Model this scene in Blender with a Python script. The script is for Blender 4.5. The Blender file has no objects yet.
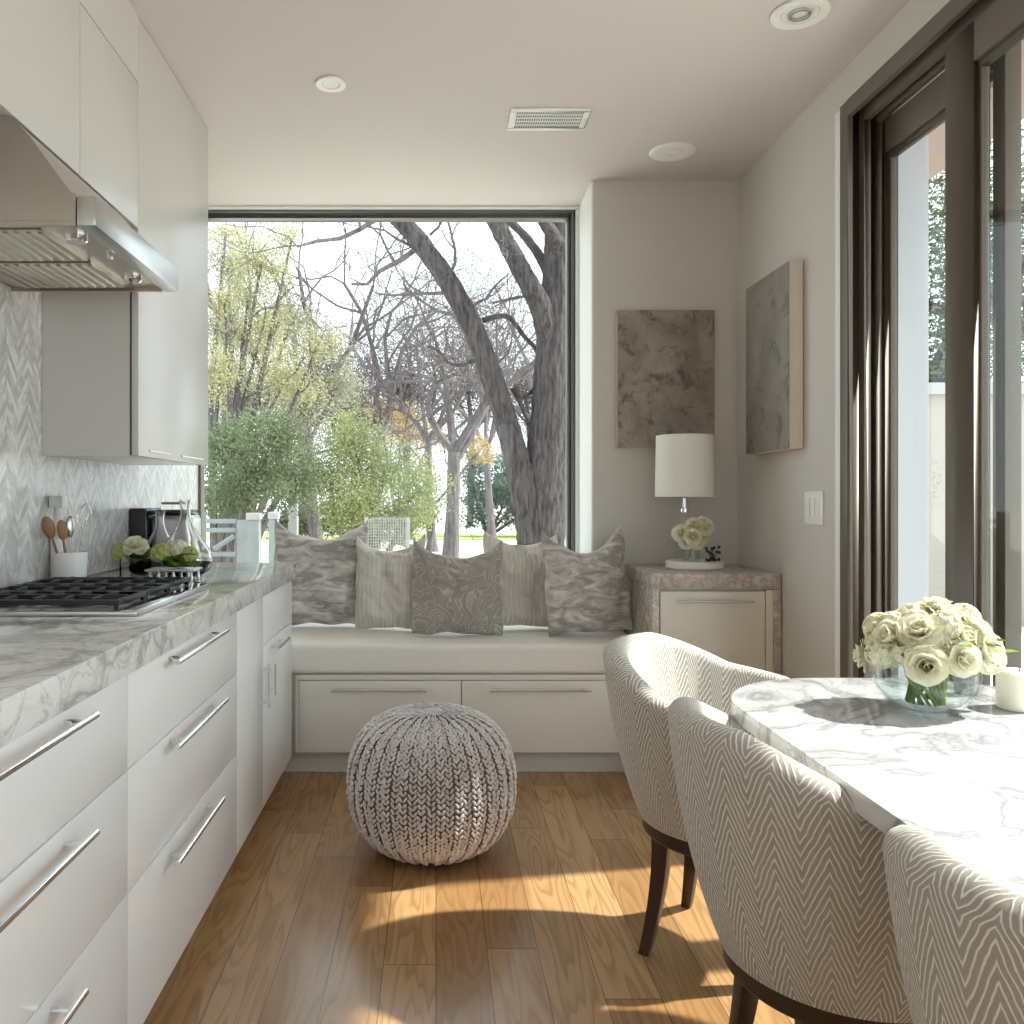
import bpy, bmesh, math, random
from mathutils import Vector, Matrix, Euler, noise
R = math.radians
PI = math.pi
random.seed(7)
scene = bpy.context.scene

# ------------------------------------------------------------------ camera
cd = bpy.data.cameras.new('camera'); cam = bpy.data.objects.new('camera', cd)
scene.collection.objects.link(cam); scene.camera = cam
cam.location = (0, 0, 1.2); cam.rotation_euler = (R(90), 0, 0)
cd.sensor_width = 36; cd.lens = 850 / 1024 * 36
cd.shift_x = (512 - 436) / 1024; cd.shift_y = -(512 - 497) / 1024
cd.clip_start = .02; cd.clip_end = 400
# ------------------------------------------------------------------ world, sun, exposure
world = bpy.data.worlds.new('sky'); scene.world = world; world.use_nodes = True
bg = world.node_tree.nodes['Background']
bg.inputs[0].default_value = (0.87, 0.935, 1.0, 1); bg.inputs[1].default_value = 2.2
SUN_EL, SUN_AZ = 47, 10
sd = bpy.data.lights.new('sun', 'SUN'); sun = bpy.data.objects.new('sun', sd)
scene.collection.objects.link(sun); sd.energy = 8.0; sd.angle = R(1.6); sd.color = (1, .93, .84)
sv = Vector((math.cos(R(SUN_AZ)) * math.cos(R(SUN_EL)), math.sin(R(SUN_AZ)) * math.cos(R(SUN_EL)), math.sin(R(SUN_EL))))
sun.rotation_euler = sv.to_track_quat('Z', 'Y').to_euler(); sun.location = (6, 2, 8)
vs = scene.view_settings
vs.view_transform = 'Standard'; vs.look = 'None'; vs.gamma = 1; vs.exposure = 0.45; vs.use_curve_mapping = False
try:
    scene.cycles.max_bounces = 12; scene.cycles.diffuse_bounces = 6; scene.cycles.transparent_max_bounces = 16
    scene.cycles.sample_clamp_indirect = 6; scene.cycles.caustics_reflective = False; scene.cycles.caustics_refractive = False
    scene.cycles.use_denoising = True
except Exception: pass

# ------------------------------------------------------------------ node helpers
def new_mat(name):
    m = bpy.data.materials.new(name); m.use_nodes = True
    nt = m.node_tree; return m, nt, nt.nodes['Principled BSDF']
def N(nt, t, **kw):
    n = nt.nodes.new(t)
    for k, v in kw.items():
        if k.startswith('i_'): n.inputs[int(k[2:])].default_value = v
        else: setattr(n, k, v)
    return n
def math_n(nt, op, a, b=None, c=None):
    n = nt.nodes.new('ShaderNodeMath'); n.operation = op
    for i, v in enumerate((a, b, c)):
        if v is None: continue
        if isinstance(v, (int, float)): n.inputs[i].default_value = v
        else: nt.links.new(v, n.inputs[i])
    return n.outputs[0]
def ramp(nt, fac, stops):
    n = nt.nodes.new('ShaderNodeValToRGB'); e = n.color_ramp.elements
    while len(e) < len(stops): e.new(.5)
    for el, (p, c) in zip(e, stops):
        el.position = p; el.color = (c[0], c[1], c[2], 1) if hasattr(c, '__len__') else (c, c, c, 1)
    nt.links.new(fac, n.inputs[0]); return n.outputs[0]
def mixc(nt, fac, a, b, mode='MIX'):
    n = nt.nodes.new('ShaderNodeMix'); n.data_type = 'RGBA'; n.blend_type = mode
    for s, v in ((0, fac), (6, a), (7, b)):
        if isinstance(v, (int, float)): n.inputs[s].default_value = v
        elif isinstance(v, tuple): n.inputs[s].default_value = (*v[:3], 1)
        else: nt.links.new(v, n.inputs[s])
    return n.outputs[2]
def coords(nt, scale=(1, 1, 1), rot=(0, 0, 0), kind='Object'):
    tc = nt.nodes.new('ShaderNodeTexCoord'); mp = nt.nodes.new('ShaderNodeMapping')
    mp.inputs['Scale'].default_value = scale; mp.inputs['Rotation'].default_value = rot
    nt.links.new(tc.outputs[kind], mp.inputs[0]); return mp.outputs[0]
def noise_n(nt, vec, scale, detail=4, rough=.5, dist=0):
    n = nt.nodes.new('ShaderNodeTexNoise'); n.inputs['Scale'].default_value = scale
    n.inputs['Detail'].default_value = detail; n.inputs['Roughness'].default_value = rough
    n.inputs['Distortion'].default_value = dist; nt.links.new(vec, n.inputs['Vector']); return n.outputs['Fac']
def bump(nt, b, h, strength=.3, dist=.01):
    n = nt.nodes.new('ShaderNodeBump'); n.inputs['Strength'].default_value = strength
    n.inputs['Distance'].default_value = dist; nt.links.new(h, n.inputs['Height']); nt.links.new(n.outputs[0], b.inputs['Normal'])
def flat(name, col, rough=.5, metal=0, var=.04, nscale=6, bmp=0, bscale=80, spec=None, coat=0):
    """painted / metal / fabric surface with a faint procedural variation"""
    m, nt, b = new_mat(name); v = coords(nt)
    f = noise_n(nt, v, nscale, 3)
    lo = tuple(max(0, c * (1 - var)) for c in col); hi = tuple(min(1, c * (1 + var)) for c in col)
    nt.links.new(mixc(nt, f, lo, hi), b.inputs['Base Color'])
    b.inputs['Roughness'].default_value = rough; b.inputs['Metallic'].default_value = metal
    if spec is not None: b.inputs['Specular IOR Level'].default_value = spec
    if coat: b.inputs['Coat Weight'].default_value = coat
    if bmp: bump(nt, b, noise_n(nt, v, bscale, 3), bmp, .004)
    return m
def marble(name, base, vein, scale=2.2, rough=.12, cloud=(.8, .8, .82), width=.035):
    m, nt, b = new_mat(name); v = coords(nt)
    n1 = noise_n(nt, v, scale, 6, .55, 1.6)
    n2 = noise_n(nt, v, scale * 2.7, 5, .6, 2.2)
    v1 = ramp(nt, math_n(nt, 'ABSOLUTE', math_n(nt, 'SUBTRACT', n1, .5)), [(0, 1), (width, .35), (width * 2.6, 0)])
    v2 = ramp(nt, math_n(nt, 'ABSOLUTE', math_n(nt, 'SUBTRACT', n2, .47)), [(0, .6), (width * .7, .15), (width * 1.6, 0)])
    c = mixc(nt, ramp(nt, noise_n(nt, v, scale * .8, 4, .6, .5), [(.35, 0), (.7, 1)]), base, cloud)
    c = mixc(nt, v1, c, vein); c = mixc(nt, v2, c, vein)
    nt.links.new(c, b.inputs['Base Color']); b.inputs['Roughness'].default_value = rough
    return m
def glass_pane(name, tint=(.93, .97, .96), ior=1.35):
    m, nt, b = new_mat(name); nt.nodes.remove(b); out = nt.nodes['Material Output']
    t = N(nt, 'ShaderNodeBsdfTransparent'); t.inputs[0].default_value = (*tint, 1)
    g = N(nt, 'ShaderNodeBsdfGlossy'); g.inputs[1].default_value = .005
    fr = N(nt, 'ShaderNodeFresnel'); fr.inputs[0].default_value = ior
    v = coords(nt); nz = noise_n(nt, v, 1.5, 2)
    mx = N(nt, 'ShaderNodeMixShader')
    geo = N(nt, 'ShaderNodeNewGeometry')
    front = math_n(nt, 'SUBTRACT', 1, geo.outputs['Backfacing'])
    nt.links.new(math_n(nt, 'MULTIPLY', math_n(nt, 'MULTIPLY', fr.outputs[0], front), math_n(nt, 'ADD', math_n(nt, 'MULTIPLY', nz, .06), .97)), mx.inputs[0])
    nt.links.new(t.outputs[0], mx.inputs[1]); nt.links.new(g.outputs[0], mx.inputs[2]); nt.links.new(mx.outputs[0], out.inputs[0])
    return m
def glass_solid(name, col=(1, 1, 1), ior=1.45):
    m, nt, b = new_mat(name); v = coords(nt)
    nt.links.new(mixc(nt, noise_n(nt, v, 5, 2), col, tuple(c * .985 for c in col)), b.inputs['Base Color'])
    b.inputs['Transmission Weight'].default_value = 1; b.inputs['Roughness'].default_value = .01; b.inputs['IOR'].default_value = ior
    return m
def leafy(name, a, c, trans=.45):
    m, nt, b = new_mat(name); out = nt.nodes['Material Output']
    v = coords(nt); f = noise_n(nt, v, 11, 6, .85)
    col = ramp(nt, f, [(.3, a), (.7, c)])
    d = N(nt, 'ShaderNodeBsdfDiffuse'); t = N(nt, 'ShaderNodeBsdfTranslucent'); mx = N(nt, 'ShaderNodeMixShader')
    mx.inputs[0].default_value = trans
    nt.links.new(col, d.inputs[0]); nt.links.new(col, t.inputs[0]); nt.links.new(d.outputs[0], mx.inputs[1]); nt.links.new(t.outputs[0], mx.inputs[2])
    nt.nodes.remove(b); nt.links.new(mx.outputs[0], out.inputs[0]); return m

# ------------------------------------------------------------------ materials
W = {}
W['wall'] = flat('wall_paint', (.62, .59, .55), .75, var=.02, nscale=2, bmp=.04, bscale=180)
W['wallwhite'] = flat('white_paint', (.86, .87, .86), .6, var=.02)
W['ceiling'] = flat('ceiling_paint', (.655, .60, .58), .85, var=.02, nscale=1.5)
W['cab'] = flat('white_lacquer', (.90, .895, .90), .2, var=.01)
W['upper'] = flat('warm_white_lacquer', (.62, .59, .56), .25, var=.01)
W['bench'] = flat('greige_lacquer', (.76, .72, .655), .3, var=.015)
W['kick'] = flat('taupe_kick_paint', (.60, .56, .50), .5)
W['dark'] = flat('shadow_gap', (.08, .075, .07), .7)
W['steel'] = flat('brushed_steel', (.62, .61, .60), .28, 1, var=.05, nscale=30)
W['hood'] = flat('brushed_hood_steel', (.56, .52, .47), .3, 1, var=.05, nscale=12)
W['chrome'] = flat('chrome', (.85, .85, .86), .07, 1, var=.02)
W['iron'] = flat('cast_iron', (.018, .018, .02), .42, .2, bmp=.2, bscale=200)
W['black'] = flat('black_plastic', (.012, .012, .014), .2)
W['bronze'] = flat('bronze_aluminium', (.135, .108, .086), .45, .1, var=.04)
W['bronze2'] = flat('dark_bronze_track', (.045, .036, .03), .4, .25)
W['winframe'] = flat('window_frame_metal', (.16, .155, .15), .4, .3)
W['pane'] = glass_pane('window_glass')
W['glass'] = glass_solid('clear_glass'); W['water'] = glass_solid('water', (.97, 1, .98), 1.33)
W['thin'] = glass_pane('thin_clear_glass', (.96, .98, .98), 1.5)
W['thin2'] = glass_pane('bowl_glass', (.97, .99, .99), 1.7)
W['counter'] = marble('counter_marble', (.82, .81, .805), (.40, .38, .37), 2.6, .08, (.70, .69, .69), .032)
W['tablem'] = marble('table_marble', (.74, .74, .75), (.34, .34, .36), 1.7, .08, (.60, .61, .64), .028)
W['stone'] = marble('beige_stone', (.68, .62, .57), (.36, .31, .27), 11, .22, (.54, .49, .44), .06)
W['white'] = flat('white_ceramic', (.86, .86, .84), .3)
W['shade'] = flat('linen_lamp_shade', (.84, .83, .78), .85, var=.03, nscale=60, bmp=.2, bscale=400)
W['plate'] = flat('white_plastic_plate', (.86, .86, .85), .35)
W['cushion'] = flat('cream_linen', (.80, .765, .71), .9, var=.03, nscale=40, bmp=.25, bscale=500)
W['legwood'] = flat('espresso_wood', (.045, .024, .015), .3, var=.25, nscale=30)
W['spoonwood'] = flat('spoon_wood', (.30, .15, .07), .6, var=.2, nscale=30)
W['canvas_edge'] = flat('raw_canvas', (.72, .64, .54), .9, bmp=.2, bscale=300)
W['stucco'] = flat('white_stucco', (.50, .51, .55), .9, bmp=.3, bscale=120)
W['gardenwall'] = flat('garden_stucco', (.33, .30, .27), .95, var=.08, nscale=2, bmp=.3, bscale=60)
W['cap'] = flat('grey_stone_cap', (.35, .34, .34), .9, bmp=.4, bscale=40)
W['soffit'] = flat('soffit_wood', (.26, .185, .165), .7, var=.15, nscale=4)
W['patio'] = flat('pale_patio_stone', (.62, .60, .56), .9, var=.08, nscale=2)
W['ground'] = flat('pale_gravel', (.62, .60, .54), 1, var=.12, nscale=1.2, bmp=.3, bscale=30)
W['grass'] = flat('sunny_grass', (.28, .36, .10), 1, var=.3, nscale=3)
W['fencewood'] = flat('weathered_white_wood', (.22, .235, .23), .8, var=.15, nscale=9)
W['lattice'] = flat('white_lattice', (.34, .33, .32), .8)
W['petal'] = leafy('cream_petal', (.80, .77, .56), (.92, .90, .80), .3)
W['petal2'] = leafy('yellow_green_petal', (.42, .46, .12), (.66, .68, .34), .3)
W['lime'] = leafy('pale_lime', (.36, .38, .16), (.62, .62, .36), .5)
W['leaf'] = leafy('florist_leaf', (.06, .13, .02), (.16, .26, .05), .3)
W['stem'] = leafy('green_stem', (.18, .28, .05), (.30, .40, .10), .3)
W['berry'] = flat('dark_berry', (.035, .025, .03), .35)
W['wax'] = flat('cream_wax', (.88, .83, .72), .5)
W['glow'] = flat('frosted_lens', (.85, .84, .80), .5)

def bark_mat(name, a, c, bscale=14, bs=.9):
    m, nt, b = new_mat(name); v = coords(nt, (1, 1, .14))
    f = noise_n(nt, v, bscale * 2.4, 7, .7, .3)
    nt.links.new(ramp(nt, f, [(.36, a), (.62, c)]), b.inputs['Base Color']); b.inputs['Roughness'].default_value = .95
    bump(nt, b, f, bs, .05); return m
W['bark'] = bark_mat('rough_bark', (.022, .017, .018), (.115, .095, .095))
W['bark2'] = bark_mat('pale_bark', (.07, .06, .06), (.20, .175, .175), 10)
W['twig'] = bark_mat('twig_bark', (.07, .058, .062), (.16, .135, .14), 8, .3)

def floor_mat():
    m, nt, b = new_mat('oak_floor'); tc = N(nt, 'ShaderNodeTexCoord')
    sep = N(nt, 'ShaderNodeSeparateXYZ'); nt.links.new(tc.outputs['Object'], sep.inputs[0])
    X, Y = sep.outputs[0], sep.outputs[1]
    row = math_n(nt, 'FLOOR', math_n(nt, 'DIVIDE', X, .135))
    wn = N(nt, 'ShaderNodeTexWhiteNoise'); wn.noise_dimensions = '1D'; nt.links.new(row, wn.inputs['W'])
    yo = math_n(nt, 'DIVIDE', math_n(nt, 'ADD', Y, math_n(nt, 'MULTIPLY', wn.outputs[0], 5)), 1.5)
    col = math_n(nt, 'FLOOR', yo)
    cmb = N(nt, 'ShaderNodeCombineXYZ'); nt.links.new(row, cmb.inputs[0]); nt.links.new(col, cmb.inputs[1])
    w2 = N(nt, 'ShaderNodeTexWhiteNoise'); w2.noise_dimensions = '3D'; nt.links.new(cmb.outputs[0], w2.inputs['Vector'])
    # grain
    gv = N(nt, 'ShaderNodeCombineXYZ')
    nt.links.new(math_n(nt, 'ADD', math_n(nt, 'MULTIPLY', X, 9), math_n(nt, 'MULTIPLY', w2.outputs[0], 40)), gv.inputs[0])
    nt.links.new(math_n(nt, 'MULTIPLY', Y, .8), gv.inputs[1]); nt.links.new(math_n(nt, 'MULTIPLY', row, 3.7), gv.inputs[2])
    g0 = noise_n(nt, gv.outputs[0], 1.1, 2, .5, .3)
    rings = math_n(nt, 'FRACT', math_n(nt, 'MULTIPLY', g0, 13))
    ringl = ramp(nt, rings, [(0, 0), (.4, .1), (.85, 1), (1, .1)])
    fine = N(nt, 'ShaderNodeCombineXYZ'); nt.links.new(math_n(nt, 'MULTIPLY', X, 220), fine.inputs[0]); nt.links.new(math_n(nt, 'MULTIPLY', Y, 7), fine.inputs[1])
    fn = noise_n(nt, fine.outputs[0], 1, 3, .6)
    base = ramp(nt, w2.outputs[0], [(0, (.28, .14, .052)), (.5, (.41, .225, .095)), (1, (.56, .34, .16))])
    big = noise_n(nt, gv.outputs[0], .35, 3)
    c = mixc(nt, math_n(nt, 'MULTIPLY', ringl, .55), base, (.13, .06, .022))
    c = mixc(nt, math_n(nt, 'MULTIPLY', fn, .35), c, (.20, .10, .04))
    c = mixc(nt, math_n(nt, 'MULTIPLY', big, .3), c, (.50, .30, .14))
    fx = math_n(nt, 'FRACT', math_n(nt, 'DIVIDE', X, .135)); fy = math_n(nt, 'FRACT', yo)
    sx = math_n(nt, 'LESS_THAN', math_n(nt, 'MINIMUM', fx, math_n(nt, 'SUBTRACT', 1, fx)), .011)
    sy = math_n(nt, 'LESS_THAN', math_n(nt, 'MINIMUM', fy, math_n(nt, 'SUBTRACT', 1, fy)), .0012)
    seam = math_n(nt, 'MAXIMUM', sx, sy)
    c = mixc(nt, math_n(nt, 'MULTIPLY', seam, .65), c, (.06, .03, .012))
    nt.links.new(c, b.inputs['Base Color'])
    nt.links.new(ramp(nt, fn, [(.3, .15), (.7, .27)]), b.inputs['Roughness'])
    h = math_n(nt, 'SUBTRACT', math_n(nt, 'MULTIPLY', fn, .15), math_n(nt, 'ADD', seam, math_n(nt, 'MULTIPLY', ringl, .12)))
    bump(nt, b, h, .22, .002); return m
W['floor'] = floor_mat()

def backsplash_mat():
    m, nt, b = new_mat('chevron_marble_tile'); tc = N(nt, 'ShaderNodeTexCoord')
    sep = N(nt, 'ShaderNodeSeparateXYZ'); nt.links.new(tc.outputs['Object'], sep.inputs[0])
    Y, Z = sep.outputs[1], sep.outputs[2]; P = .13
    yy = math_n(nt, 'DIVIDE', Y, P); fy = math_n(nt, 'FRACT', yy)
    zig = math_n(nt, 'MULTIPLY', math_n(nt, 'ABSOLUTE', math_n(nt, 'SUBTRACT', fy, .5)), P * 1.3)
    hh = math_n(nt, 'DIVIDE', math_n(nt, 'ADD', Z, zig), .026)
    half = math_n(nt, 'FLOOR', math_n(nt, 'MULTIPLY', yy, 2)); row = math_n(nt, 'FLOOR', hh)
    cmb = N(nt, 'ShaderNodeCombineXYZ'); nt.links.new(half, cmb.inputs[0]); nt.links.new(row, cmb.inputs[1])
    wn = N(nt, 'ShaderNodeTexWhiteNoise'); nt.links.new(cmb.outputs[0], wn.inputs['Vector'])
    off = N(nt, 'ShaderNodeVectorMath'); off.operation = 'MULTIPLY_ADD'
    nt.links.new(wn.outputs['Color'], off.inputs[0]); off.inputs[1].default_value = (3, 3, 3); nt.links.new(tc.outputs['Object'], off.inputs[2])
    n1 = noise_n(nt, off.outputs[0], 7, 5, .6, 1.2)
    c = ramp(nt, wn.outputs['Value'], [(0, (.64, .62, .60)), (.35, (.74, .725, .71)), (1, (.82, .81, .80))])
    c = mixc(nt, ramp(nt, n1, [(.42, .7), (.56, 0)]), c, (.42, .39, .38))
    fh = math_n(nt, 'FRACT', hh); f2 = math_n(nt, 'FRACT', math_n(nt, 'MULTIPLY', yy, 2))
    g = math_n(nt, 'MAXIMUM', math_n(nt, 'LESS_THAN', math_n(nt, 'MINIMUM', fh, math_n(nt, 'SUBTRACT', 1, fh)), .04),
               math_n(nt, 'LESS_THAN', math_n(nt, 'MINIMUM', f2, math_n(nt, 'SUBTRACT', 1, f2)), .015))
    c = mixc(nt, math_n(nt, 'MULTIPLY', g, .6), c, (.62, .60, .58))
    nt.links.new(c, b.inputs['Base Color']); b.inputs['Roughness'].default_value = .22
    bump(nt, b, math_n(nt, 'SUBTRACT', 1, g), .25, .002); return m
W['splash'] = backsplash_mat()

def herring_mat():
    m, nt, b = new_mat('chevron_upholstery'); tc = N(nt, 'ShaderNodeTexCoord')
    v0 = N(nt, 'ShaderNodeVectorMath'); v0.operation = 'MULTIPLY_ADD'
    nz = N(nt, 'ShaderNodeTexNoise'); nz.inputs['Scale'].default_value = 28; nt.links.new(tc.outputs['UV'], nz.inputs['Vector'])
    nt.links.new(nz.outputs['Color'], v0.inputs[0]); v0.inputs[1].default_value = (.008, .008, 0); nt.links.new(tc.outputs['UV'], v0.inputs[2])
    sep = N(nt, 'ShaderNodeSeparateXYZ'); nt.links.new(v0.outputs[0], sep.inputs[0])
    U, V = sep.outputs[0], sep.outputs[1]; P = .08
    f = math_n(nt, 'FRACT', math_n(nt, 'DIVIDE', U, P))
    zig = math_n(nt, 'MULTIPLY', math_n(nt, 'ABSOLUTE', math_n(nt, 'SUBTRACT', f, .5)), P * 2.3)
    s = math_n(nt, 'FRACT', math_n(nt, 'DIVIDE', math_n(nt, 'ADD', V, zig), .0215))
    line = ramp(nt, s, [(0, 0), (.34, 0), (.46, 1), (.62, 1), (.76, 0)])
    wv = noise_n(nt, tc.outputs['UV'], 380, 2)
    c = mixc(nt, wv, (.36, .32, .275), (.50, .455, .40))
    c = mixc(nt, line, c, (.90, .88, .85))
    nt.links.new(c, b.inputs['Base Color']); b.inputs['Roughness'].default_value = .92
    b.inputs['Sheen Weight'].default_value = .15
    bump(nt, b, math_n(nt, 'ADD', line, math_n(nt, 'MULTIPLY', wv, .35)), .6, .003); return m
W['herring'] = herring_mat()

def art_mat(name, base, dark, light, seed, scale):
    m, nt, b = new_mat(name); v = coords(nt); mp = v.node; mp.inputs['Location'].default_value = (seed, seed * 1.7, seed * .3)
    c = mixc(nt, ramp(nt, noise_n(nt, v, scale, 5, .6, .8), [(.35, 0), (.65, 1)]), base, light)
    c = mixc(nt, ramp(nt, noise_n(nt, v, scale * 2.2, 7, .7, .5), [(.54, 0), (.66, .85)]), c, dark)
    c = mixc(nt, ramp(nt, noise_n(nt, v, scale * 1.2, 4, .5, 2.5), [(.58, 0), (.68, .5)]), c, tuple(x * .6 for x in base))
    nt.links.new(c, b.inputs['Base Color']); b.inputs['Roughness'].default_value = .6
    bump(nt, b, noise_n(nt, v, 40, 5), .3, .004); return m
W['art1'] = art_mat('abstract_paint_brown', (.24, .195, .16), (.085, .065, .055), (.40, .345, .295), 3.1, 4.5)
W['art2'] = art_mat('abstract_paint_grey', (.215, .185, .155), (.09, .075, .065), (.29, .265, .235), 8.4, 4.0)

def pillow_mat(name, a, c, mode):
    m, nt, b = new_mat(name); v = coords(nt)
    if mode == 'stripe':
        mp = coords(nt, (1, 1, .25)); n = noise_n(nt, mp, 14, 3, .5, .6)
        sep = N(nt, 'ShaderNodeSeparateXYZ'); nt.links.new(v, sep.inputs[0])
        f = math_n(nt, 'FRACT', math_n(nt, 'ADD', math_n(nt, 'MULTIPLY', sep.outputs[0], 46), math_n(nt, 'MULTIPLY', n, 2.2)))
        pat = ramp(nt, f, [(0, 0), (.5, .15), (.7, 1), (.9, 0)])
        pat2 = ramp(nt, noise_n(nt, v, 7, 2), [(.45, 0), (.55, 1)])
        pat = math_n(nt, 'MULTIPLY', pat, math_n(nt, 'ADD', math_n(nt, 'MULTIPLY', pat2, .6), .4))
    elif mode == 'swirl':
        n = noise_n(nt, v, 5.5, 2, .4, 1.0)
        f = math_n(nt, 'FRACT', math_n(nt, 'MULTIPLY', n, 15)); pat = ramp(nt, f, [(0, 0), (.45, 0), (.62, 1), (.85, 0)])
    else:
        mp = coords(nt, (.5, 1, 1.7)); n = noise_n(nt, mp, 11, 5, .65, 1.2); pat = ramp(nt, n, [(.42, 0), (.6, 1)])
    w = noise_n(nt, v, 260, 2)
    nt.links.new(mixc(nt, pat, mixc(nt, w, a, tuple(x * 1.15 for x in a)), c), b.inputs['Base Color'])
    b.inputs['Roughness'].default_value = .8; b.inputs['Sheen Weight'].default_value = .35
    bump(nt, b, math_n(nt, 'ADD', pat, math_n(nt, 'MULTIPLY', w, .4)), .55, .006); return m
W['fur'] = pillow_mat('grey_velvet_print', (.30, .27, .25), (.66, .62, .59), 'cloud')
W['stripe'] = pillow_mat('oatmeal_stitched', (.56, .52, .47), (.80, .77, .72), 'stripe')
W['swirl'] = pillow_mat('taupe_swirl_stitched', (.30, .27, .24), (.52, .48, .43), 'swirl')
def yarn_mat():
    m, nt, b = new_mat('pouf_yarn'); v = coords(nt)
    nt.links.new(mixc(nt, noise_n(nt, v, 20, 3), (.70, .65, .66), (.86, .82, .82)), b.inputs['Base Color'])
    b.inputs['Roughness'].default_value = .9; bump(nt, b, noise_n(nt, v, 260, 2), .5, .003); return m
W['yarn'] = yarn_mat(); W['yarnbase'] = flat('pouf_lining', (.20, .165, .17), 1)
W['far_tan'] = leafy('far_twigs', (.055, .043, .047), (.14, .115, .11), .3)
W['lf_yellow'] = leafy('leaf_yellow_green', (.24, .24, .12), (.60, .56, .34), .5)
W['lf_green'] = leafy('leaf_green', (.085, .115, .06), (.235, .265, .16), .4)
W['lf_bright'] = leafy('leaf_bright_green', (.16, .19, .08), (.42, .44, .23), .45)
W['lf_dark'] = leafy('leaf_dark_green', (.05, .10, .06), (.16, .22, .15), .35)
W['lf_pale'] = leafy('leaf_pale', (.20, .20, .14), (.48, .46, .36), .45)
W['lf_orange'] = leafy('leaf_orange', (.32, .23, .11), (.58, .45, .24), .5)

# ------------------------------------------------------------------ geometry accumulator
class G:
    def __init__(s): s.v = []; s.f = []; s.uv = None
    def box(s, x0, x1, y0, y1, z0, z1):
        b = len(s.v)
        s.v += [(x0, y0, z0), (x1, y0, z0), (x1, y1, z0), (x0, y1, z0), (x0, y0, z1), (x1, y0, z1), (x1, y1, z1), (x0, y1, z1)]
        s.f += [tuple(b + i for i in q) for q in ((0, 3, 2, 1), (4, 5, 6, 7), (0, 1, 5, 4), (1, 2, 6, 5), (2, 3, 7, 6), (3, 0, 4, 7))]; return s
    def tube(s, pts, rad, seg=8, cap=True):
        pts = [Vector(p) for p in pts]; n = len(pts)
        if not hasattr(rad, '__len__'): rad = [rad] * n
        b = len(s.v); prev = None
        for i, p in enumerate(pts):
            d = (pts[min(i + 1, n - 1)] - pts[max(i - 1, 0)])
            if d.length < 1e-9: d = Vector((0, 0, 1))
            d.normalize()
            if prev is None:
                a = Vector((0, 0, 1)) if abs(d.z) < .9 else Vector((1, 0, 0)); u = d.cross(a).normalized()
            else:
                u = prev - d * prev.dot(d)
                u = u.normalized() if u.length > 1e-6 else d.orthogonal().normalized()
            prev = u; w = d.cross(u)
            for k in range(seg):
                t = 2 * PI * k / seg; q = p + (u * math.cos(t) + w * math.sin(t)) * rad[i]; s.v.append(tuple(q))
        for i in range(n - 1):
            for k in range(seg):
                k2 = (k + 1) % seg
                s.f.append((b + i * seg + k, b + i * seg + k2, b + (i + 1) * seg + k2, b + (i + 1) * seg + k))
        if cap:
            s.f.append(tuple(b + k for k in range(seg))[::-1]); s.f.append(tuple(b + (n - 1) * seg + k for k in range(seg)))
        return s
    def lathe(s, prof, c=(0, 0, 0), seg=40, close=False):
        b = len(s.v); n = len(prof)
        for r, z in prof:
            for k in range(seg):
                t = 2 * PI * k / seg; s.v.append((c[0] + r * math.cos(t), c[1] + r * math.sin(t), c[2] + z))
        rng = n if close else n - 1
        for i in range(rng):
            j = (i + 1) % n
            for k in range(seg):
                k2 = (k + 1) % seg; s.f.append((b + i * seg + k, b + i * seg + k2, b + j * seg + k2, b + j * seg + k))
        if not close:
            if prof[0][0] > 1e-6: s.f.append(tuple(b + k for k in range(seg))[::-1])
            if prof[-1][0] > 1e-6: s.f.append(tuple(b + (n - 1) * seg + k for k in range(seg)))
        return s
    def prism(s, poly, axis, a, b_):
        """extrude 2D polygon along axis ('x': poly=(y,z); 'y': poly=(x,z); 'z': poly=(x,y))"""
        base = len(s.v); n = len(poly)
        for t in (a, b_):
            for p, q in poly:
                s.v.append({'x': (t, p, q), 'y': (p, t, q), 'z': (p, q, t)}[axis])
        s.f.append(tuple(base + i for i in range(n))); s.f.append(tuple(base + n + i for i in range(n))[::-1])
        for i in range(n):
            j = (i + 1) % n; s.f.append((base + i, base + n + i, base + n + j, base + j))
        return s
    def ball(s, c, r, seg=10, rings=6, sc=(1, 1, 1), rot=None):
        b = len(s.v)
        for i in range(rings + 1):
            ph = PI * i / rings
            for k in range(seg):
                t = 2 * PI * k / seg
                p = Vector((r * sc[0] * math.sin(ph) * math.cos(t), r * sc[1] * math.sin(ph) * math.sin(t), r * sc[2] * math.cos(ph)))
                if rot: p = rot @ p
                s.v.append((c[0] + p.x, c[1] + p.y, c[2] + p.z))
        for i in range(rings):
            for k in range(seg):
                k2 = (k + 1) % seg; s.f.append((b + i * seg + k, b + (i + 1) * seg + k, b + (i + 1) * seg + k2, b + i * seg + k2))
        return s
    def xform(s, M, start=0):
        for i in range(start, len(s.v)): s.v[i] = tuple(M @ Vector(s.v[i]))
        return s
def wloc(o):
    l = Vector((0, 0, 0))
    while o: l += o.location; o = o.parent
    return l
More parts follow.
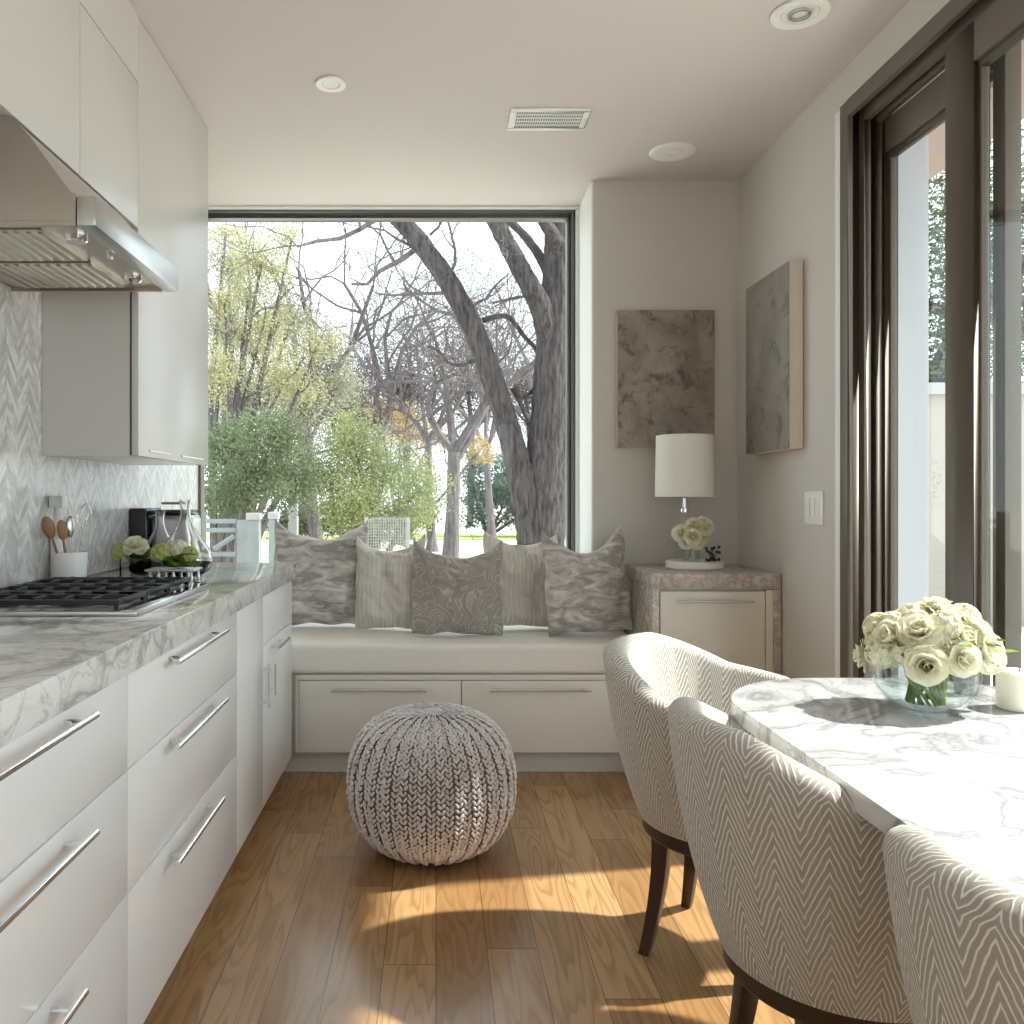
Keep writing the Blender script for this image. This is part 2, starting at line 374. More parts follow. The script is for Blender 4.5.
def build(g, name, mat, parent=None, bevel=0, local=False, origin=None, smooth=40, weld=True, segs=2):
    me = bpy.data.meshes.new(name)
    off = wloc(parent) if (parent is not None and not local) else Vector(origin) if origin is not None else Vector((0, 0, 0))
    vs_ = g.v if off.length == 0 else [(x - off.x, y - off.y, z - off.z) for x, y, z in g.v]
    me.from_pydata(vs_, [], g.f)
    if g.uv:
        ul = me.uv_layers.new(name='UVMap')
        for l in me.loops: ul.data[l.index].uv = g.uv[l.vertex_index]
    if smooth or bevel or weld:
        bm = bmesh.new(); bm.from_mesh(me)
        if weld: bmesh.ops.remove_doubles(bm, verts=bm.verts, dist=1e-6)
        bmesh.ops.recalc_face_normals(bm, faces=bm.faces)
        if bevel:
            ed = [e for e in bm.edges if len(e.link_faces) == 2 and e.calc_face_angle(0) > R(30)]
            bmesh.ops.bevel(bm, geom=ed, offset=bevel, segments=segs, profile=.6, affect='EDGES', clamp_overlap=True)
        if smooth:
            for f in bm.faces: f.smooth = True
            for e in bm.edges:
                if len(e.link_faces) == 2 and e.calc_face_angle(0) > R(smooth): e.smooth = False
        bm.to_mesh(me); bm.free()
    me.materials.append(W[mat] if isinstance(mat, str) else mat)
    o = bpy.data.objects.new(name, me); scene.collection.objects.link(o)
    if parent is not None: o.parent = parent
    elif origin is not None: o.location = origin
    return o
def tag(o, label, cat, group=None, kind=None):
    o['label'] = label; o['category'] = cat
    if group: o['group'] = group
    if kind: o['kind'] = kind
    return o
def thing(name, label, cat, loc, rz=0, group=None):
    o = bpy.data.objects.new(name, None); scene.collection.objects.link(o); o.empty_display_size = .05
    o.location = loc; o.rotation_euler = (0, 0, rz); return tag(o, label, cat, group)
def struct(name, g, mat, parent=None, bevel=0, label=None):
    o = build(g, name, mat, parent, bevel)
    if parent is None: o['kind'] = 'structure'
    if label: o['label'] = label
    return o
def copy_tree(o, parent=None):
    c = o.copy(); scene.collection.objects.link(c); c.parent = parent
    for ch in [k for k in bpy.data.objects if k.parent == o]: copy_tree(ch, c)
    return c
def bx(*a): return G().box(*a)

# ================================================================== SETTING
XL, XR, YW, YN, ZC, YB = -1.25, 1.445, 4.47, 4.07, 2.715, -3.2
struct('floor', bx(XL - .2, XR + .16, YB - .2, YW + .12, -.12, 0), 'floor')
struct('ceiling', bx(XL - .2, XR + .2, YB - .2, YW + .12, ZC, ZC + .15), 'ceiling')
struct('wall_left', bx(XL - .15, XL, YB, YW + .12, 0, ZC), 'wall')
# window wall: strip under the picture window, return on the right, art wall
g = G(); g.box(XL, .755, YW, YW + .12, 0, .60); struct('wall_window', g, 'wallwhite')
g = G(); g.box(.755, XR, YN, YW + .12, 0, ZC); struct('wall_back', g, 'wall')
g = G(); g.box(.745, .7552, YN + .001, YW + .11, .4, ZC - .001); struct('trim_1', g, 'wallwhite', bevel=.001)
g = G(); g.box(.728, .746, YW - .05, YW + .08, .60, ZC - .02); g.box(XL, .746, YW - .05, YW + .08, ZC - .014, ZC - .001); struct('trim_2', g, 'wallwhite')
struct('trim_3', bx(XL + .001, .745, YW - .06, YW + .08, .60, .635), 'wallwhite', bevel=.004)
# right wall with the sliding door opening
DY, DZ = 3.0, 2.575
g = G(); g.box(XR, XR + .15, DY, YW + .12, 0, ZC); g.box(XR, XR + .15, YB, DY, DZ, ZC); g.box(XR, XR + .15, YB, -1.6, 0, DZ); struct('wall_right', g, 'wall')
g = G(); g.box(XR - .012, XR - .0005, DY, DY + .055, 0, DZ + .0); struct('trim_4', g, 'wallwhite', bevel=.003)
struct('baseboard_right', bx(XR - .014, XR - .0005, 3.06, 3.53, 0, .11), 'wallwhite', bevel=.004)
# unseen wall behind the camera; its wide window is added for fill light
g = G(); g.box(XL, XR, YB - .12, YB, 0, .8); g.box(XL, XR, YB - .12, YB, 2.3, ZC); g.box(XL, -.95, YB - .12, YB, .8, 2.3); g.box(1.15, XR, YB - .12, YB, .8, 2.3); struct('wall_front', g, 'wall')
w3 = struct('fill_window', G().box(-.95, 1.15, YB - .08, YB - .03, .8, .85).box(-.95, 1.15, YB - .08, YB - .03, 2.25, 2.3).box(-.95, -.9, YB - .08, YB - .03, .85, 2.25).box(1.1, 1.15, YB - .08, YB - .03, .85, 2.25).box(.08, .12, YB - .08, YB - .03, .85, 2.25), 'winframe')
build(bx(-.9, 1.1, YB - .06, YB - .054, .85, 2.25), 'pane', 'pane', w3)
# picture window
g = G(); zt = ZC - .0145
for (a, b, c, d, e) in ((XL + .002, .728, zt - .012, zt, YW - .03), (XL + .002, .728, zt - .034, zt - .018, YW + .0)):
    g.box(a, b, e, e + .07, c, d)
g.box(XL + .002, .70, YW + .0, YW + .06, zt - .018, zt - .012)
g.box(.710, .728, YW - .03, YW + .04, .635, zt - .012); g.box(.690, .703, YW, YW + .07, .635, zt - .018)
g.box(.703, .710, YW + .01, YW + .06, .635, zt - .018)
g.box(XL + .002, XL + .014, YW, YW + .07, .635, zt - .034); g.box(XL + .002, .70, YW, YW + .07, .635, .66)
wf = struct('window_1', g, 'winframe', bevel=.002)
build(bx(XL + .014, .69, YW + .03, YW + .036, .66, zt - .034), 'pane', 'pane', wf)

# sliding doors
g = G()
xs = [(1.425, 1.445, DY - .055, DY - .0, 0), (1.445, 1.475, DY - .035, DY, 0), (1.475, 1.50, DY - .07, DY, 0), (1.50, 1.515, DY - .03, DY, 0), (1.515, 1.535, DY - .075, DY, 0), (1.535, 1.61, DY - .03, DY, 0)]
for (a, b, c, d, e) in xs: g.box(a, b, c, d, 0, DZ)
for (a, b, h, jd) in ((1.425, 1.445, .055, .055), (1.445, 1.475, .03, .035), (1.475, 1.50, .075, .07), (1.50, 1.515, .03, .03), (1.515, 1.535, .085, .075), (1.535, 1.61, .04, .03)):
    g.box(a, b, -1.6, DY - jd, DZ - h, DZ)
g.box(1.445, 1.61, -1.6, -1.53, 0, DZ); g.box(1.445, 1.61, -1.53, DY - .03, 0.001, .035)
door = struct('door_1', g, 'bronze', bevel=.002)
def panel(n, x0, x1, y0, y1, top=.13, st=.06):
    g = G(); zt_, zb_ = DZ - .085, .04
    g.box(x0, x1, y0, y0 + st, zb_, zt_); g.box(x0, x1, y1 - st, y1, zb_, zt_)
    g.box(x0, x1, y0 + st, y1 - st, zt_ - top + .02, zt_); g.box(x0, x1, y0 + st, y1 - st, zb_, zb_ + top)
    i = .012
    g.box(x0 + i, x1 - i, y0 + st, y0 + st + .014, zb_ + top, zt_ - top); g.box(x0 + i, x1 - i, y1 - st - .014, y1 - st, zb_ + top, zt_ - top)
    g.box(x0 + i, x1 - i, y0 + st, y1 - st, zt_ - top, zt_ - top + .02)
    p = build(g, 'door_panel', 'bronze', door, bevel=.002)
    build(bx((x0 + x1) / 2 - .003, (x0 + x1) / 2 + .003, y0 + st + .014, y1 - st - .014, zb_ + top, zt_ - top), 'pane', 'pane', p)
panel(1, 1.54, 1.585, 2.30, DY - .035, st=.05)
panel(2, 1.455, 1.50, .55, 2.43, st=.13)
panel(3, 1.54, 1.585, -1.50, .65, st=.08)

# ceiling items
def ring_light(name, label, cat, x, y, r, hole, lensmat='glow', grp=None):
    t = thing(name, label, cat, (x, y, ZC), group=grp)
    build(G().lathe([(hole, 0), (r * .96, 0), (r, -.004), (r * .97, -.009), (hole + .004, -.007), (hole, -.002)], (x, y, ZC), 40, True), 'trim_ring', 'white', t)
    if hole > 0.01: build(G().lathe([(.001, -.0012), (hole - .0005, -.0012), (hole - .0005, -.005), (.001, -.0035)], (x, y, ZC), 36, True), 'lens', lensmat, t)
    return t
ring_light('recessed_light', 'small round white recessed ceiling light near the upper cabinets', 'ceiling light', -.385, 3.11, .056, .032)
t = ring_light('recessed_light', 'larger round recessed ceiling light near the sliding door, showing its lens', 'ceiling light', 1.1375, 2.656, .088, .055)
build(G().lathe([(.026, -.004), (.034, -.004), (.034, -.012), (.026, -.012)], (1.1375, 2.656, ZC), 30, True), 'lamp_collar', 'steel', t)
t = thing('ceiling_speaker', 'round flush ceiling speaker grille in front of the niche wall', 'speaker', (1.04, 3.73, ZC))
build(G().lathe([(.001, -.0065), (.055, -.0068), (.062, -.008), (.09, -.008), (.10, -.004), (.103, 0), (.001, 0)], (1.04, 3.73, ZC), 44, True), 'grille', 'white', t)
build(G().lathe([(.02, -.007), (.048, -.0072), (.048, -.009), (.02, -.009)], (1.04, 3.73, ZC), 30, True), 'centre_disc', 'plate', t)
t = thing('ceiling_vent', 'rectangular white slotted air vent in the ceiling before the window', 'vent', (.45, 3.40, ZC))
build(G().box(.292, .605, 3.307, 3.330, ZC - .008, ZC - .0003).box(.292, .605, 3.472, 3.498, ZC - .008, ZC - .0003).box(.292, .315, 3.33, 3.472, ZC - .008, ZC - .0003).box(.582, .605, 3.33, 3.472, ZC - .008, ZC - .0003), 'vent_frame', 'white', t, .002)
build(bx(.315, .582, 3.33, 3.472, ZC - .002, ZC - .0004), 'backing', 'dark', t)
g = G()
for i in range(30):
    x = .3155 + i * .0092; g.box(x, x + .0035, 3.33, 3.472, ZC - .007, ZC - .0025)
for i in range(4):
    y = 3.355 + i * .03; g.box(.315, .582, y, y + .005, ZC - .0072, ZC - .003)
build(g, 'grille', 'white', t)

# ================================================================== LEFT KITCHEN RUN
CF = -.61           # front plane of the base cabinets
CT = .92
def bar_handle(parent, x, y0, y1, z, r=.006, stand=.033, mat='chrome', vertical=None):
    g = G()
    if vertical:
        z0, z1, y = vertical; g.tube([(x + stand, y, z0), (x + stand, y, z1)], r, 12)
        for zz in (z0 + .02, z1 - .02): g.tube([(x + .0005, y, zz), (x + stand, y, zz)], r * .8, 8)
    else:
        g.tube([(x + stand, y0, z), (x + stand, y1, z)], r, 12)
        for yy in (y0 + .05, y1 - .05): g.tube([(x + .0005, yy, z), (x + stand, yy, z)], r * .85, 8)
    return build(g, 'handle', mat, parent)
def base_cab(label, y0, y1, fronts):
    t = thing('base_cabinet', label, 'cabinet', (CF - .3, (y0 + y1) / 2, 0), group='white base cabinets under the marble worktop')
    build(G().box(XL + .003, CF - .024, y0 + .0008, y1 - .0008, .095, .851).box(XL + .003, CF - .085, y0 + .0008, y1 - .0008, 0, .095), 'body', 'cab', t)
    for kind, a, b, z0, z1, hs in fronts:
        f = build(bx(CF - .022, CF, a + .0018, b - .0018, z0 + .0018, z1 - .0018), kind, 'cab', t, .0015)
        for h in hs:
            if h[0] == 'h': bar_handle(f, CF, h[1], h[2], h[3])
            else: bar_handle(f, CF, 0, 0, 0, .006, .03, vertical=(h[2], h[3], h[1]))
S1, S2 = .66, .415
U = [-1.0, -.08, .763, 1.683, 2.606, 3.0, 3.60]
base_cab('white drawer cabinet closest to the camera, three bar handled drawers', U[2], U[3], [('drawer', U[2], U[3], S1, .851, [('h', .95, 1.445, .83)]), ('drawer', U[2], U[3], S2, S1, [('h', .95, 1.445, .63)]), ('drawer', U[2], U[3], .1, S2, [('h', .95, 1.40, .385)])])
base_cab('white cabinet with three long bar handles right below the cooktop', U[3], U[4], [('drawer', U[3], U[4], S1, .851, [('h', 1.90, 2.35, .83)]), ('drawer', U[3], U[4], S2, S1, [('h', 1.90, 2.35, .64)]), ('drawer', U[3], U[4], .1, S2, [('h', 1.90, 2.31, .38)])])
base_cab('narrow white cabinet with one full height door and vertical pull', U[4], U[5], [('door', U[4], U[5], .1, .851, [('v', 2.935, .47, .625)])])
base_cab('white end cabinet beside the window bench, drawer front above a door', U[5], U[6], [('drawer', U[5], U[6], .675, .851, []), ('door', U[5], U[6], .1, .675, [('v', 3.055, .49, .60), ('h', 3.10, 3.34, .645)])])
wt = build(G().box(XL + .001, CF + .012, U[2], 3.635, .8535, CT), 'worktop', 'counter', bevel=.004, origin=(-.93, 2.0, .8535))
tag(wt, 'thick white marble worktop with grey veins along the left wall', 'worktop')
bs = build(bx(XL + .0006, XL + .010, YB + 2.2, 4.40, CT + .001, 1.95), 'backsplash', 'splash', origin=(XL + .005, 2, CT))
tag(bs, 'grey and white marble chevron tile backsplash behind the cooktop', 'backsplash')

# upper cabinets
UF = -.936
def upper(label, y0, y1, z0, doors, z1=ZC - .0015, gap=False, dz=2.5):
    t = thing('upper_cabinet', label, 'cabinet', (XL + .15, (y0 + y1) / 2, z0), group='off-white wall cabinets')
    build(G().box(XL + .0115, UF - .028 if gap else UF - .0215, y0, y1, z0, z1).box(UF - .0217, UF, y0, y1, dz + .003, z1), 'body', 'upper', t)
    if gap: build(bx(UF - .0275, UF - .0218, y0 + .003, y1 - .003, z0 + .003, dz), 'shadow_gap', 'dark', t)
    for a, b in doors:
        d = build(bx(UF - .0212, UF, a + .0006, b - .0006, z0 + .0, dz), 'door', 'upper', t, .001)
        if gap:
            build(bx(UF + .0003, UF + .006, 2.77, 2.985, z0 + .018, z0 + .023), 'edge_pull', 'steel', d)
            build(bx(UF + .0003, UF + .006, 3.12, 3.40, z0 + .018, z0 + .023), 'edge_pull', 'steel', d)
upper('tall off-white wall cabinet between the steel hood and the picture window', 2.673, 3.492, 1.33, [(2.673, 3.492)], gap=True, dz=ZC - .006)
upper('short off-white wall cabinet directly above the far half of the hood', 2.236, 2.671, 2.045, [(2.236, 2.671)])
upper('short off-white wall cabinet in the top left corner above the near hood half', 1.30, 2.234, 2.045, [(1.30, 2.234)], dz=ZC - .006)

# hood
HY0, HY1, HX, HZ = 1.88, 2.49, -.752, 1.80
t = thing('range_hood', 'brushed stainless steel range hood with a curved canopy above the cooktop', 'range hood', (XL + .2, (HY0 + HY1) / 2, HZ))
prof = [(XL + .0115, HZ + .012), (HX - .045, HZ + .012), (HX - .045, 1.872)]
for x, z in ((-.806, 1.874), (-.82, 1.892), (-.838, 1.915), (-.856, 1.940), (-.874, 1.965), (-.893, 1.991), (-.908, 2.009), (-.922, 2.024), (-.934, 2.035), (-.95, 2.046)): prof.append((x, z))
prof += [(XL + .0115, 2.10)]
# keep canopy just under the cabinets where it meets them
prof = [(x, min(z, 2.0435) if x < UF + .003 else z) for x, z in prof]
build(G().prism(prof, 'y', HY0, HY1), 'canopy', 'hood', t)
build(G().box(HX - .044, HX, HY0, HY1, HZ, HZ + .068), 'front_lip', 'steel', t, .006)
build(bx(XL + .0115, HX - .045, HY0, HY0 + .012, HZ, HZ + .0115), 'under_rim', 'hood', t)
build(bx(XL + .0115, HX - .045, HY1 - .012, HY1, HZ, HZ + .0115), 'under_rim', 'hood', t)
for a, b in ((HY0 + .04, (HY0 + HY1) / 2 - .01), ((HY0 + HY1) / 2 + .01, HY1 - .04)):
    f = G().box(XL + .06, HX - .14, a, b, HZ + .004, HZ + .0118)
    for k in range(11):
        x = XL + .075 + k * .027; f.box(x, x + .012, a + .012, b - .012, HZ - .0005, HZ + .004)
    build(f, 'baffle_filter', 'hood', t)
for yy in (HY0 + .12, HY1 - .12):
    build(G().lathe([(.001, -.004), (.022, -.004), (.026, .0), (.026, .009), (.001, .009)], (HX - .095, yy, HZ + .0025), 20, True), 'lamp', 'chrome', t)
build(G().tube([(HX - .06, 2.12, HZ + .012), (HX - .06, 2.12, HZ - .008)], .008, 14), 'knob', 'chrome', t)

# cooktop
t = thing('gas_cooktop', 'stainless gas cooktop with black cast iron grates set in the marble worktop', 'cooktop', (-.95, 2.3, CT))
CX0, CX1, CY0, CY1 = -1.19, -.70, 1.99, 2.615
build(bx(CX0, CX1, CY0, CY1, CT + .0006, CT + .012), 'tray', 'steel', t, .003)
build(bx(CX1 - .04, CX1 - .004, CY0 + .006, CY1 - .006, CT + .0122, CT + .0145), 'control_strip', 'chrome', t, .001)
for bxx, byy in ((-1.08, 2.13), (-.90, 2.13), (-1.08, 2.47), (-.90, 2.47), (-.99, 2.30)):
    bo = build(G().lathe([(.001, 0), (.045, 0), (.045, .010), (.034, .0105), (.034, .013), (.001, .013)], (bxx, byy, CT + .0122), 24, True), 'burner', 'iron', t)
for (a, b) in ((CY0 + .02, CY0 + .215), (CY0 + .222, CY0 + .405), (CY0 + .412, CY1 - .02)):
    g = G(); z0, z1 = CT + .024, CT + .036; x0, x1 = CX0 + .02, CX1 - .05
    for y in (a, b - .014): g.box(x0, x1, y, y + .014, z0, z1)
    for x in (x0, x1 - .014): g.box(x, x + .014, a + .014, b - .014, z0, z1)
    m = (a + b) / 2
    g.box(x0 + .014, x1 - .014, m - .005, m + .005, z0 + .002, z1 + .003)
    for x in (x0 + .065, x0 + .135, x0 + .205, x0 + .275, x0 + .345):
        g.box(x, x + .009, a + .014, m - .02, z0 + .002, z1 + .003); g.box(x, x + .009, m + .02, b - .014, z0 + .002, z1 + .003)
    for x in (x0 + .002, x1 - .013):
        for y in (a + .001, b - .012): g.box(x, x + .01, y, y + .01, CT + .0122, z0)
    build(g, 'grate', 'iron', t, .002)

# ------------------------------------------------------------------ worktop items
t = thing('utensil_crock', 'white ceramic crock of utensils against the tile wall behind the cooktop', 'crock', (-1.145, 2.665, CT))
build(G().lathe([(.001, .001), (.042, .001), (.045, .01), (.05, .108), (.0465, .108), (.041, .012), (.001, .01)], (-1.145, 2.665, CT), 36, True), 'crock_body', 'white', t)
def utensil(name, label, cat, tip, mat, kind):
    b = Vector((-1.145 + (tip[0]) * .18, 2.665 + tip[1] * .12, CT + .0145)); e = Vector((-1.145 + tip[0], 2.665 + tip[1], CT + tip[2]))
    d = (e - b).normalized(); g = G(); L = (e - b).length
    g.tube([b, b + d * L * .7], .0042, 8)
    q = d.to_track_quat('Z', 'Y').to_matrix()
    if kind == 'spoon': g.ball(b + d * L * .86, L * .17, 12, 8, (.10 / .17 * .9, .3, 1), q @ Matrix.Rotation(R(70), 3, 'Z'))
    elif kind == 'flat':
        s0 = len(g.v); g.box(-.026, .026, -.003, .003, L * .68, L); M = Matrix.Translation(b) @ (q @ Matrix.Rotation(R(60), 3, 'Z')).to_4x4(); g.xform(M, s0)
    else:
        for k in range(7):
            a = 2 * PI * k / 7; pts = []
            for j in range(9):
                s = j / 8; r = .022 * math.sin(PI * s) ** .8 + .001
                pts.append(b + d * L * (.66 + .34 * s) + q @ Vector((r * math.cos(a), r * math.sin(a), 0)))
            g.tube(pts, .0012, 5)
    tag(build(g, name, mat, origin=tuple(b)), label, cat, 'utensils standing in the white crock')
utensil('wooden_spoon', 'dark brown wooden spoon, outermost on the left in the crock', 'spoon', (-.045, -.075, .215), 'spoonwood', 'spoon')
utensil('wooden_spoon', 'brown wooden spoon standing between the outer spoon and steel spoon', 'spoon', (-.01, -.048, .205), 'spoonwood', 'spoon')
utensil('steel_spoon', 'metal serving spoon upright in the middle of the white crock', 'spoon', (.0, -.005, .215), 'steel', 'spoon')
utensil('spatula', 'white flat spatula rising tallest from the white crock', 'spatula', (-.03, .02, .31), 'white', 'flat')
utensil('whisk', 'wire whisk leaning right out of the white crock', 'whisk', (.02, .07, .26), 'chrome', 'whisk')
# pale bottle behind crock
t = thing('pump_bottle', 'tall frosted pale bottle with a square white cap left of the crock', 'bottle', (-1.213, 2.73, CT))
build(G().lathe([(.001, .0), (.022, .0), (.024, .006), (.024, .15), (.016, .18), (.013, .245), (.001, .245)], (-1.213, 2.73, CT + .001), 24, True), 'bottle_body', 'white', t)
build(bx(-1.234, -1.192, 2.709, 2.751, CT + .246, CT + .283), 'cap', 'plate', t, .004)

# blossoms
def petal(g, c, rot, w, h, curl, cup):
    b = len(g.v); nu, nv = 6, 6
    for i in range(nv + 1):
        s = i / nv
        wd = w * (math.sin(PI * min(1, s * .62 + .12)) ** .8)
        for j in range(nu + 1):
            u = j / nu * 2 - 1
            x = u * wd; y = cup * (1 - (u * u)) * wd * -1 + (curl * s ** 3) * h ; z = h * s - .12 * h * abs(u) ** 2.2 * s
            y += math.sin(u * 5 + c[0] * 300) * .04 * h * s
            p = rot @ Vector((x, -y if False else y, z)); g.v.append((c[0] + p.x, c[1] + p.y, c[2] + p.z))
    for i in range(nv):
        for j in range(nu):
            a = b + i * (nu + 1) + j; g.f.append((a, a + 1, a + nu + 2, a + nu + 1))
def rose_geo(r, seed):
    rnd = random.Random(seed); g = G()
    k = 0
    for ring, (n, tilt, ht, wd, curl) in enumerate(((3, 4, .85, .30, -.05), (4, 14, .95, .45, .0), (5, 30, 1.0, .55, .12), (6, 50, 1.02, .62, .28), (6, 72, .98, .62, .38))):
        for i in range(n):
            a = 2 * PI * (i + ring * .37) / n + rnd.uniform(-.15, .15)
            # petal local: z along petal, y outward
            rot = Matrix.Rotation(a, 3, 'Z') @ Matrix.Rotation(-R(tilt + rnd.uniform(-6, 6)), 3, 'X')
            petal(g, (math.cos(a + PI / 2) * r * .05 * ring * .6, math.sin(a + PI / 2) * r * .05 * ring * .6, 0), rot, r * wd, r * ht, curl, -.28)
    return g
def hyd_geo(r, seed):
    rnd = random.Random(seed); g = G()
    for i in range(26):
        ph = math.acos(1 - 1.35 * (i + .5) / 26); th = i * 2.39996
        d = Vector((math.sin(ph) * math.cos(th), math.sin(ph) * math.sin(th), math.cos(ph)))
        q = d.to_track_quat('Z', 'Y').to_matrix() @ Matrix.Rotation(rnd.uniform(0, 6), 3, 'Z')
        for k in range(4):
            rot = q @ Matrix.Rotation(k * PI / 2, 3, 'Z') @ Matrix.Rotation(-R(68), 3, 'X')
            petal(g, tuple(d * r * .82), rot, r * .22, r * .34, .1, -.1)
    return g
def leaf_geo(L, w, bend=.3):
    g = G(); n = 8
    for i in range(n + 1):
        s = i / n; wd = w * math.sin(PI * s) ** .75 * (1.15 - .3 * s); z = -bend * L * s * s
        for u in (-1, -.5, 0, .5, 1): g.v.append((u * wd, L * s, z + abs(u) * wd * .35))
    for i in range(n):
        for j in range(4):
            a = i * 5 + j; g.f.append((a, a + 1, a + 6, a + 5))
    return g
def place_geo(g, c, d, spin=0, tl=None):
    q = Vector(d).normalized().to_track_quat('Z', 'Y').to_matrix() @ Matrix.Rotation(spin, 3, 'Z')
    g.xform(Matrix.Translation(Vector(c)) @ q.to_4x4()); return g
def add_blooms(parent, center, rad, spec, seed, first='blossom'):
    """spec: list of (theta, phi, size, kind, mat)"""
    for i, (th, ph, sz, kind, mat) in enumerate(spec):
        d = Vector((math.sin(ph) * math.cos(th), math.sin(ph) * math.sin(th), math.cos(ph)))
        wob = 1 + .09 * math.sin(i * 2.7 + 1)
        c = Vector(center) + Vector((d.x * rad[0], d.y * rad[1], d.z * rad[2])) * wob
        g = (rose_geo if kind == 'rose' else hyd_geo)(sz, seed + i)
        place_geo(g, c - d * sz * .5, d, i * 1.3)
        build(g, 'blossom', mat, parent, smooth=80, weld=False)

# flower cube by the cooktop
fc = (-.985, 2.83, CT)
t = thing('glass_vase', 'small square clear glass vase holding green and white flowers', 'vase', fc)
s_ = .05
g = G().box(fc[0] - s_, fc[0] + s_, fc[1] - s_, fc[1] + s_, CT + .001, CT + .008)
for a in ((-s_, -s_ + .004, -s_, s_), (s_ - .004, s_, -s_, s_), (-s_ + .004, s_ - .004, -s_, -s_ + .004), (-s_ + .004, s_ - .004, s_ - .004, s_)):
    g.box(fc[0] + a[0], fc[0] + a[1], fc[1] + a[2], fc[1] + a[3], CT + .008, CT + .078)
build(g, 'vase_body', 'glass', t, weld=False)
t = thing('small_bouquet', 'small bunch with one white rose, lime bloom and dark leaves in square vase', 'flowers', (fc[0], fc[1], CT + .01))
build(G().ball((fc[0], fc[1], CT + .045), .036, 12, 8, (1, 1, .7)), 'moss', 'leaf', t)
g = rose_geo(.036, 3); place_geo(g, (fc[0] - .008, fc[1] - .02, CT + .115), (.1, -.6, 1)); build(g, 'blossom', 'petal', t, weld=False)
g = hyd_geo(.034, 4); place_geo(g, (fc[0] - .062, fc[1] - .01, CT + .095), (-.6, -.4, .7)); build(g, 'blossom', 'petal2', t, weld=False)
for k, (dx, dy, dz, sp) in enumerate(((.5, -.6, .4, 0), (.8, 0, .5, 1), (.1, -.9, .2, 2), (.6, .5, .6, 3), (-.3, .7, .7, 4), (.9, -.4, .1, .5), (-.1, -.7, .5, 2))):
    g = leaf_geo(.062, .022); q = Vector((dx, dy, dz)).normalized().to_track_quat('Y', 'Z').to_matrix()
    g.xform(Matrix.Translation((fc[0] + dx * .012, fc[1] + dy * .012, CT + .07)) @ q.to_4x4()); build(g, 'leaf', 'leaf', t, weld=False)
build(G().tube([(fc[0], fc[1], CT + .03), (fc[0] - .008, fc[1] - .018, CT + .115)], .003, 6).tube([(fc[0], fc[1], CT + .03), (fc[0] - .055, fc[1] - .01, CT + .095)], .003, 6), 'stem', 'stem', t)

# second arrangement on small footed stand
sc_ = (-.845, 2.76, CT)
t = thing('footed_stand', 'small silver stand on slim legs at the far end of the cooktop', 'stand', sc_)
build(G().box(sc_[0] - .085, sc_[0] + .075, sc_[1] - .05, sc_[1] + .05, CT + .042, CT + .049), 'stand_top', 'steel', t, .002)
for dx in (-.07, -.02, .03, .062):
    for dy in (-.04, .04):
        build(G().lathe([(.001, .001), (.008, .001), (.004, .008), (.007, .02), (.004, .034), (.007, .0415), (.001, .0415)], (sc_[0] + dx, sc_[1] + dy, CT), 12, True), 'leg', 'chrome', t)
t = thing('small_bouquet', 'lime green bloom with broad dark leaves lying on the silver stand', 'flowers', (sc_[0], sc_[1], CT + .05))
for (x, y, z, s, m_, d) in ((-.045, -.01, .098, .036, 'petal2', (-.2, -.6, 1)), (.008, .01, .11, .034, 'petal', (.2, -.4, 1)), (.045, 0, .092, .03, 'petal2', (.5, -.4, .8))):
    g = hyd_geo(s, 9 + int(x * 100)); place_geo(g, (sc_[0] + x, sc_[1] + y, CT + z), d); build(g, 'blossom', m_, t, weld=False)
for k, (dx, dy, dz, L) in enumerate(((.75, -.5, -.12, .085), (.3, -.9, -.1, .07), (-.7, -.5, -.08, .06), (.8, .3, .1, .07), (-.1, -.8, .1, .06), (.6, -.2, .25, .075))):
    g = leaf_geo(L, L * .36, .15); q = Vector((dx, dy, dz)).normalized().to_track_quat('Y', 'Z').to_matrix()
    g.xform(Matrix.Translation((sc_[0] + dx * .01, sc_[1] + dy * .01, CT + .078)) @ q.to_4x4()); build(g, 'leaf', 'leaf', t, weld=False)
build(G().ball((sc_[0], sc_[1], CT + .072), .03, 10, 6, (1.5, 1, .7)), 'stem', 'leaf', t)

# glass carafes
def carafe(label, x, y, s):
    prof = [(.001, .002), (.06, .002), (.088, .02), (.10, .055), (.095, .09), (.07, .13), (.036, .175), (.020, .215), (.017, .25), (.024, .285)]
    inner = [(r - .003 if r > .01 else r, z + (.004 if i < 2 else 0)) for i, (r, z) in enumerate(prof)][::-1]
    t = thing('glass_carafe', label, 'carafe', (x, y, CT + .0006))
    build(G().lathe([(r * s, z * s) for r, z in prof + inner], (x, y, CT), 40, True), 'carafe_body', 'glass', t)
    build(G().lathe([(r * s, z * s) for r, z in ((.001, .020), (.07, .020), (.088, .034), (.0935, .05), (.001, .05))], (x, y, CT), 36, True), 'lime_slices', 'lime', t)
    return t
carafe('large round clear glass carafe with flared neck and greenery inside', -.89, 3.02, .95)
carafe('smaller clear glass carafe in front of the metal coffee machine', -1.045, 3.22, .80)
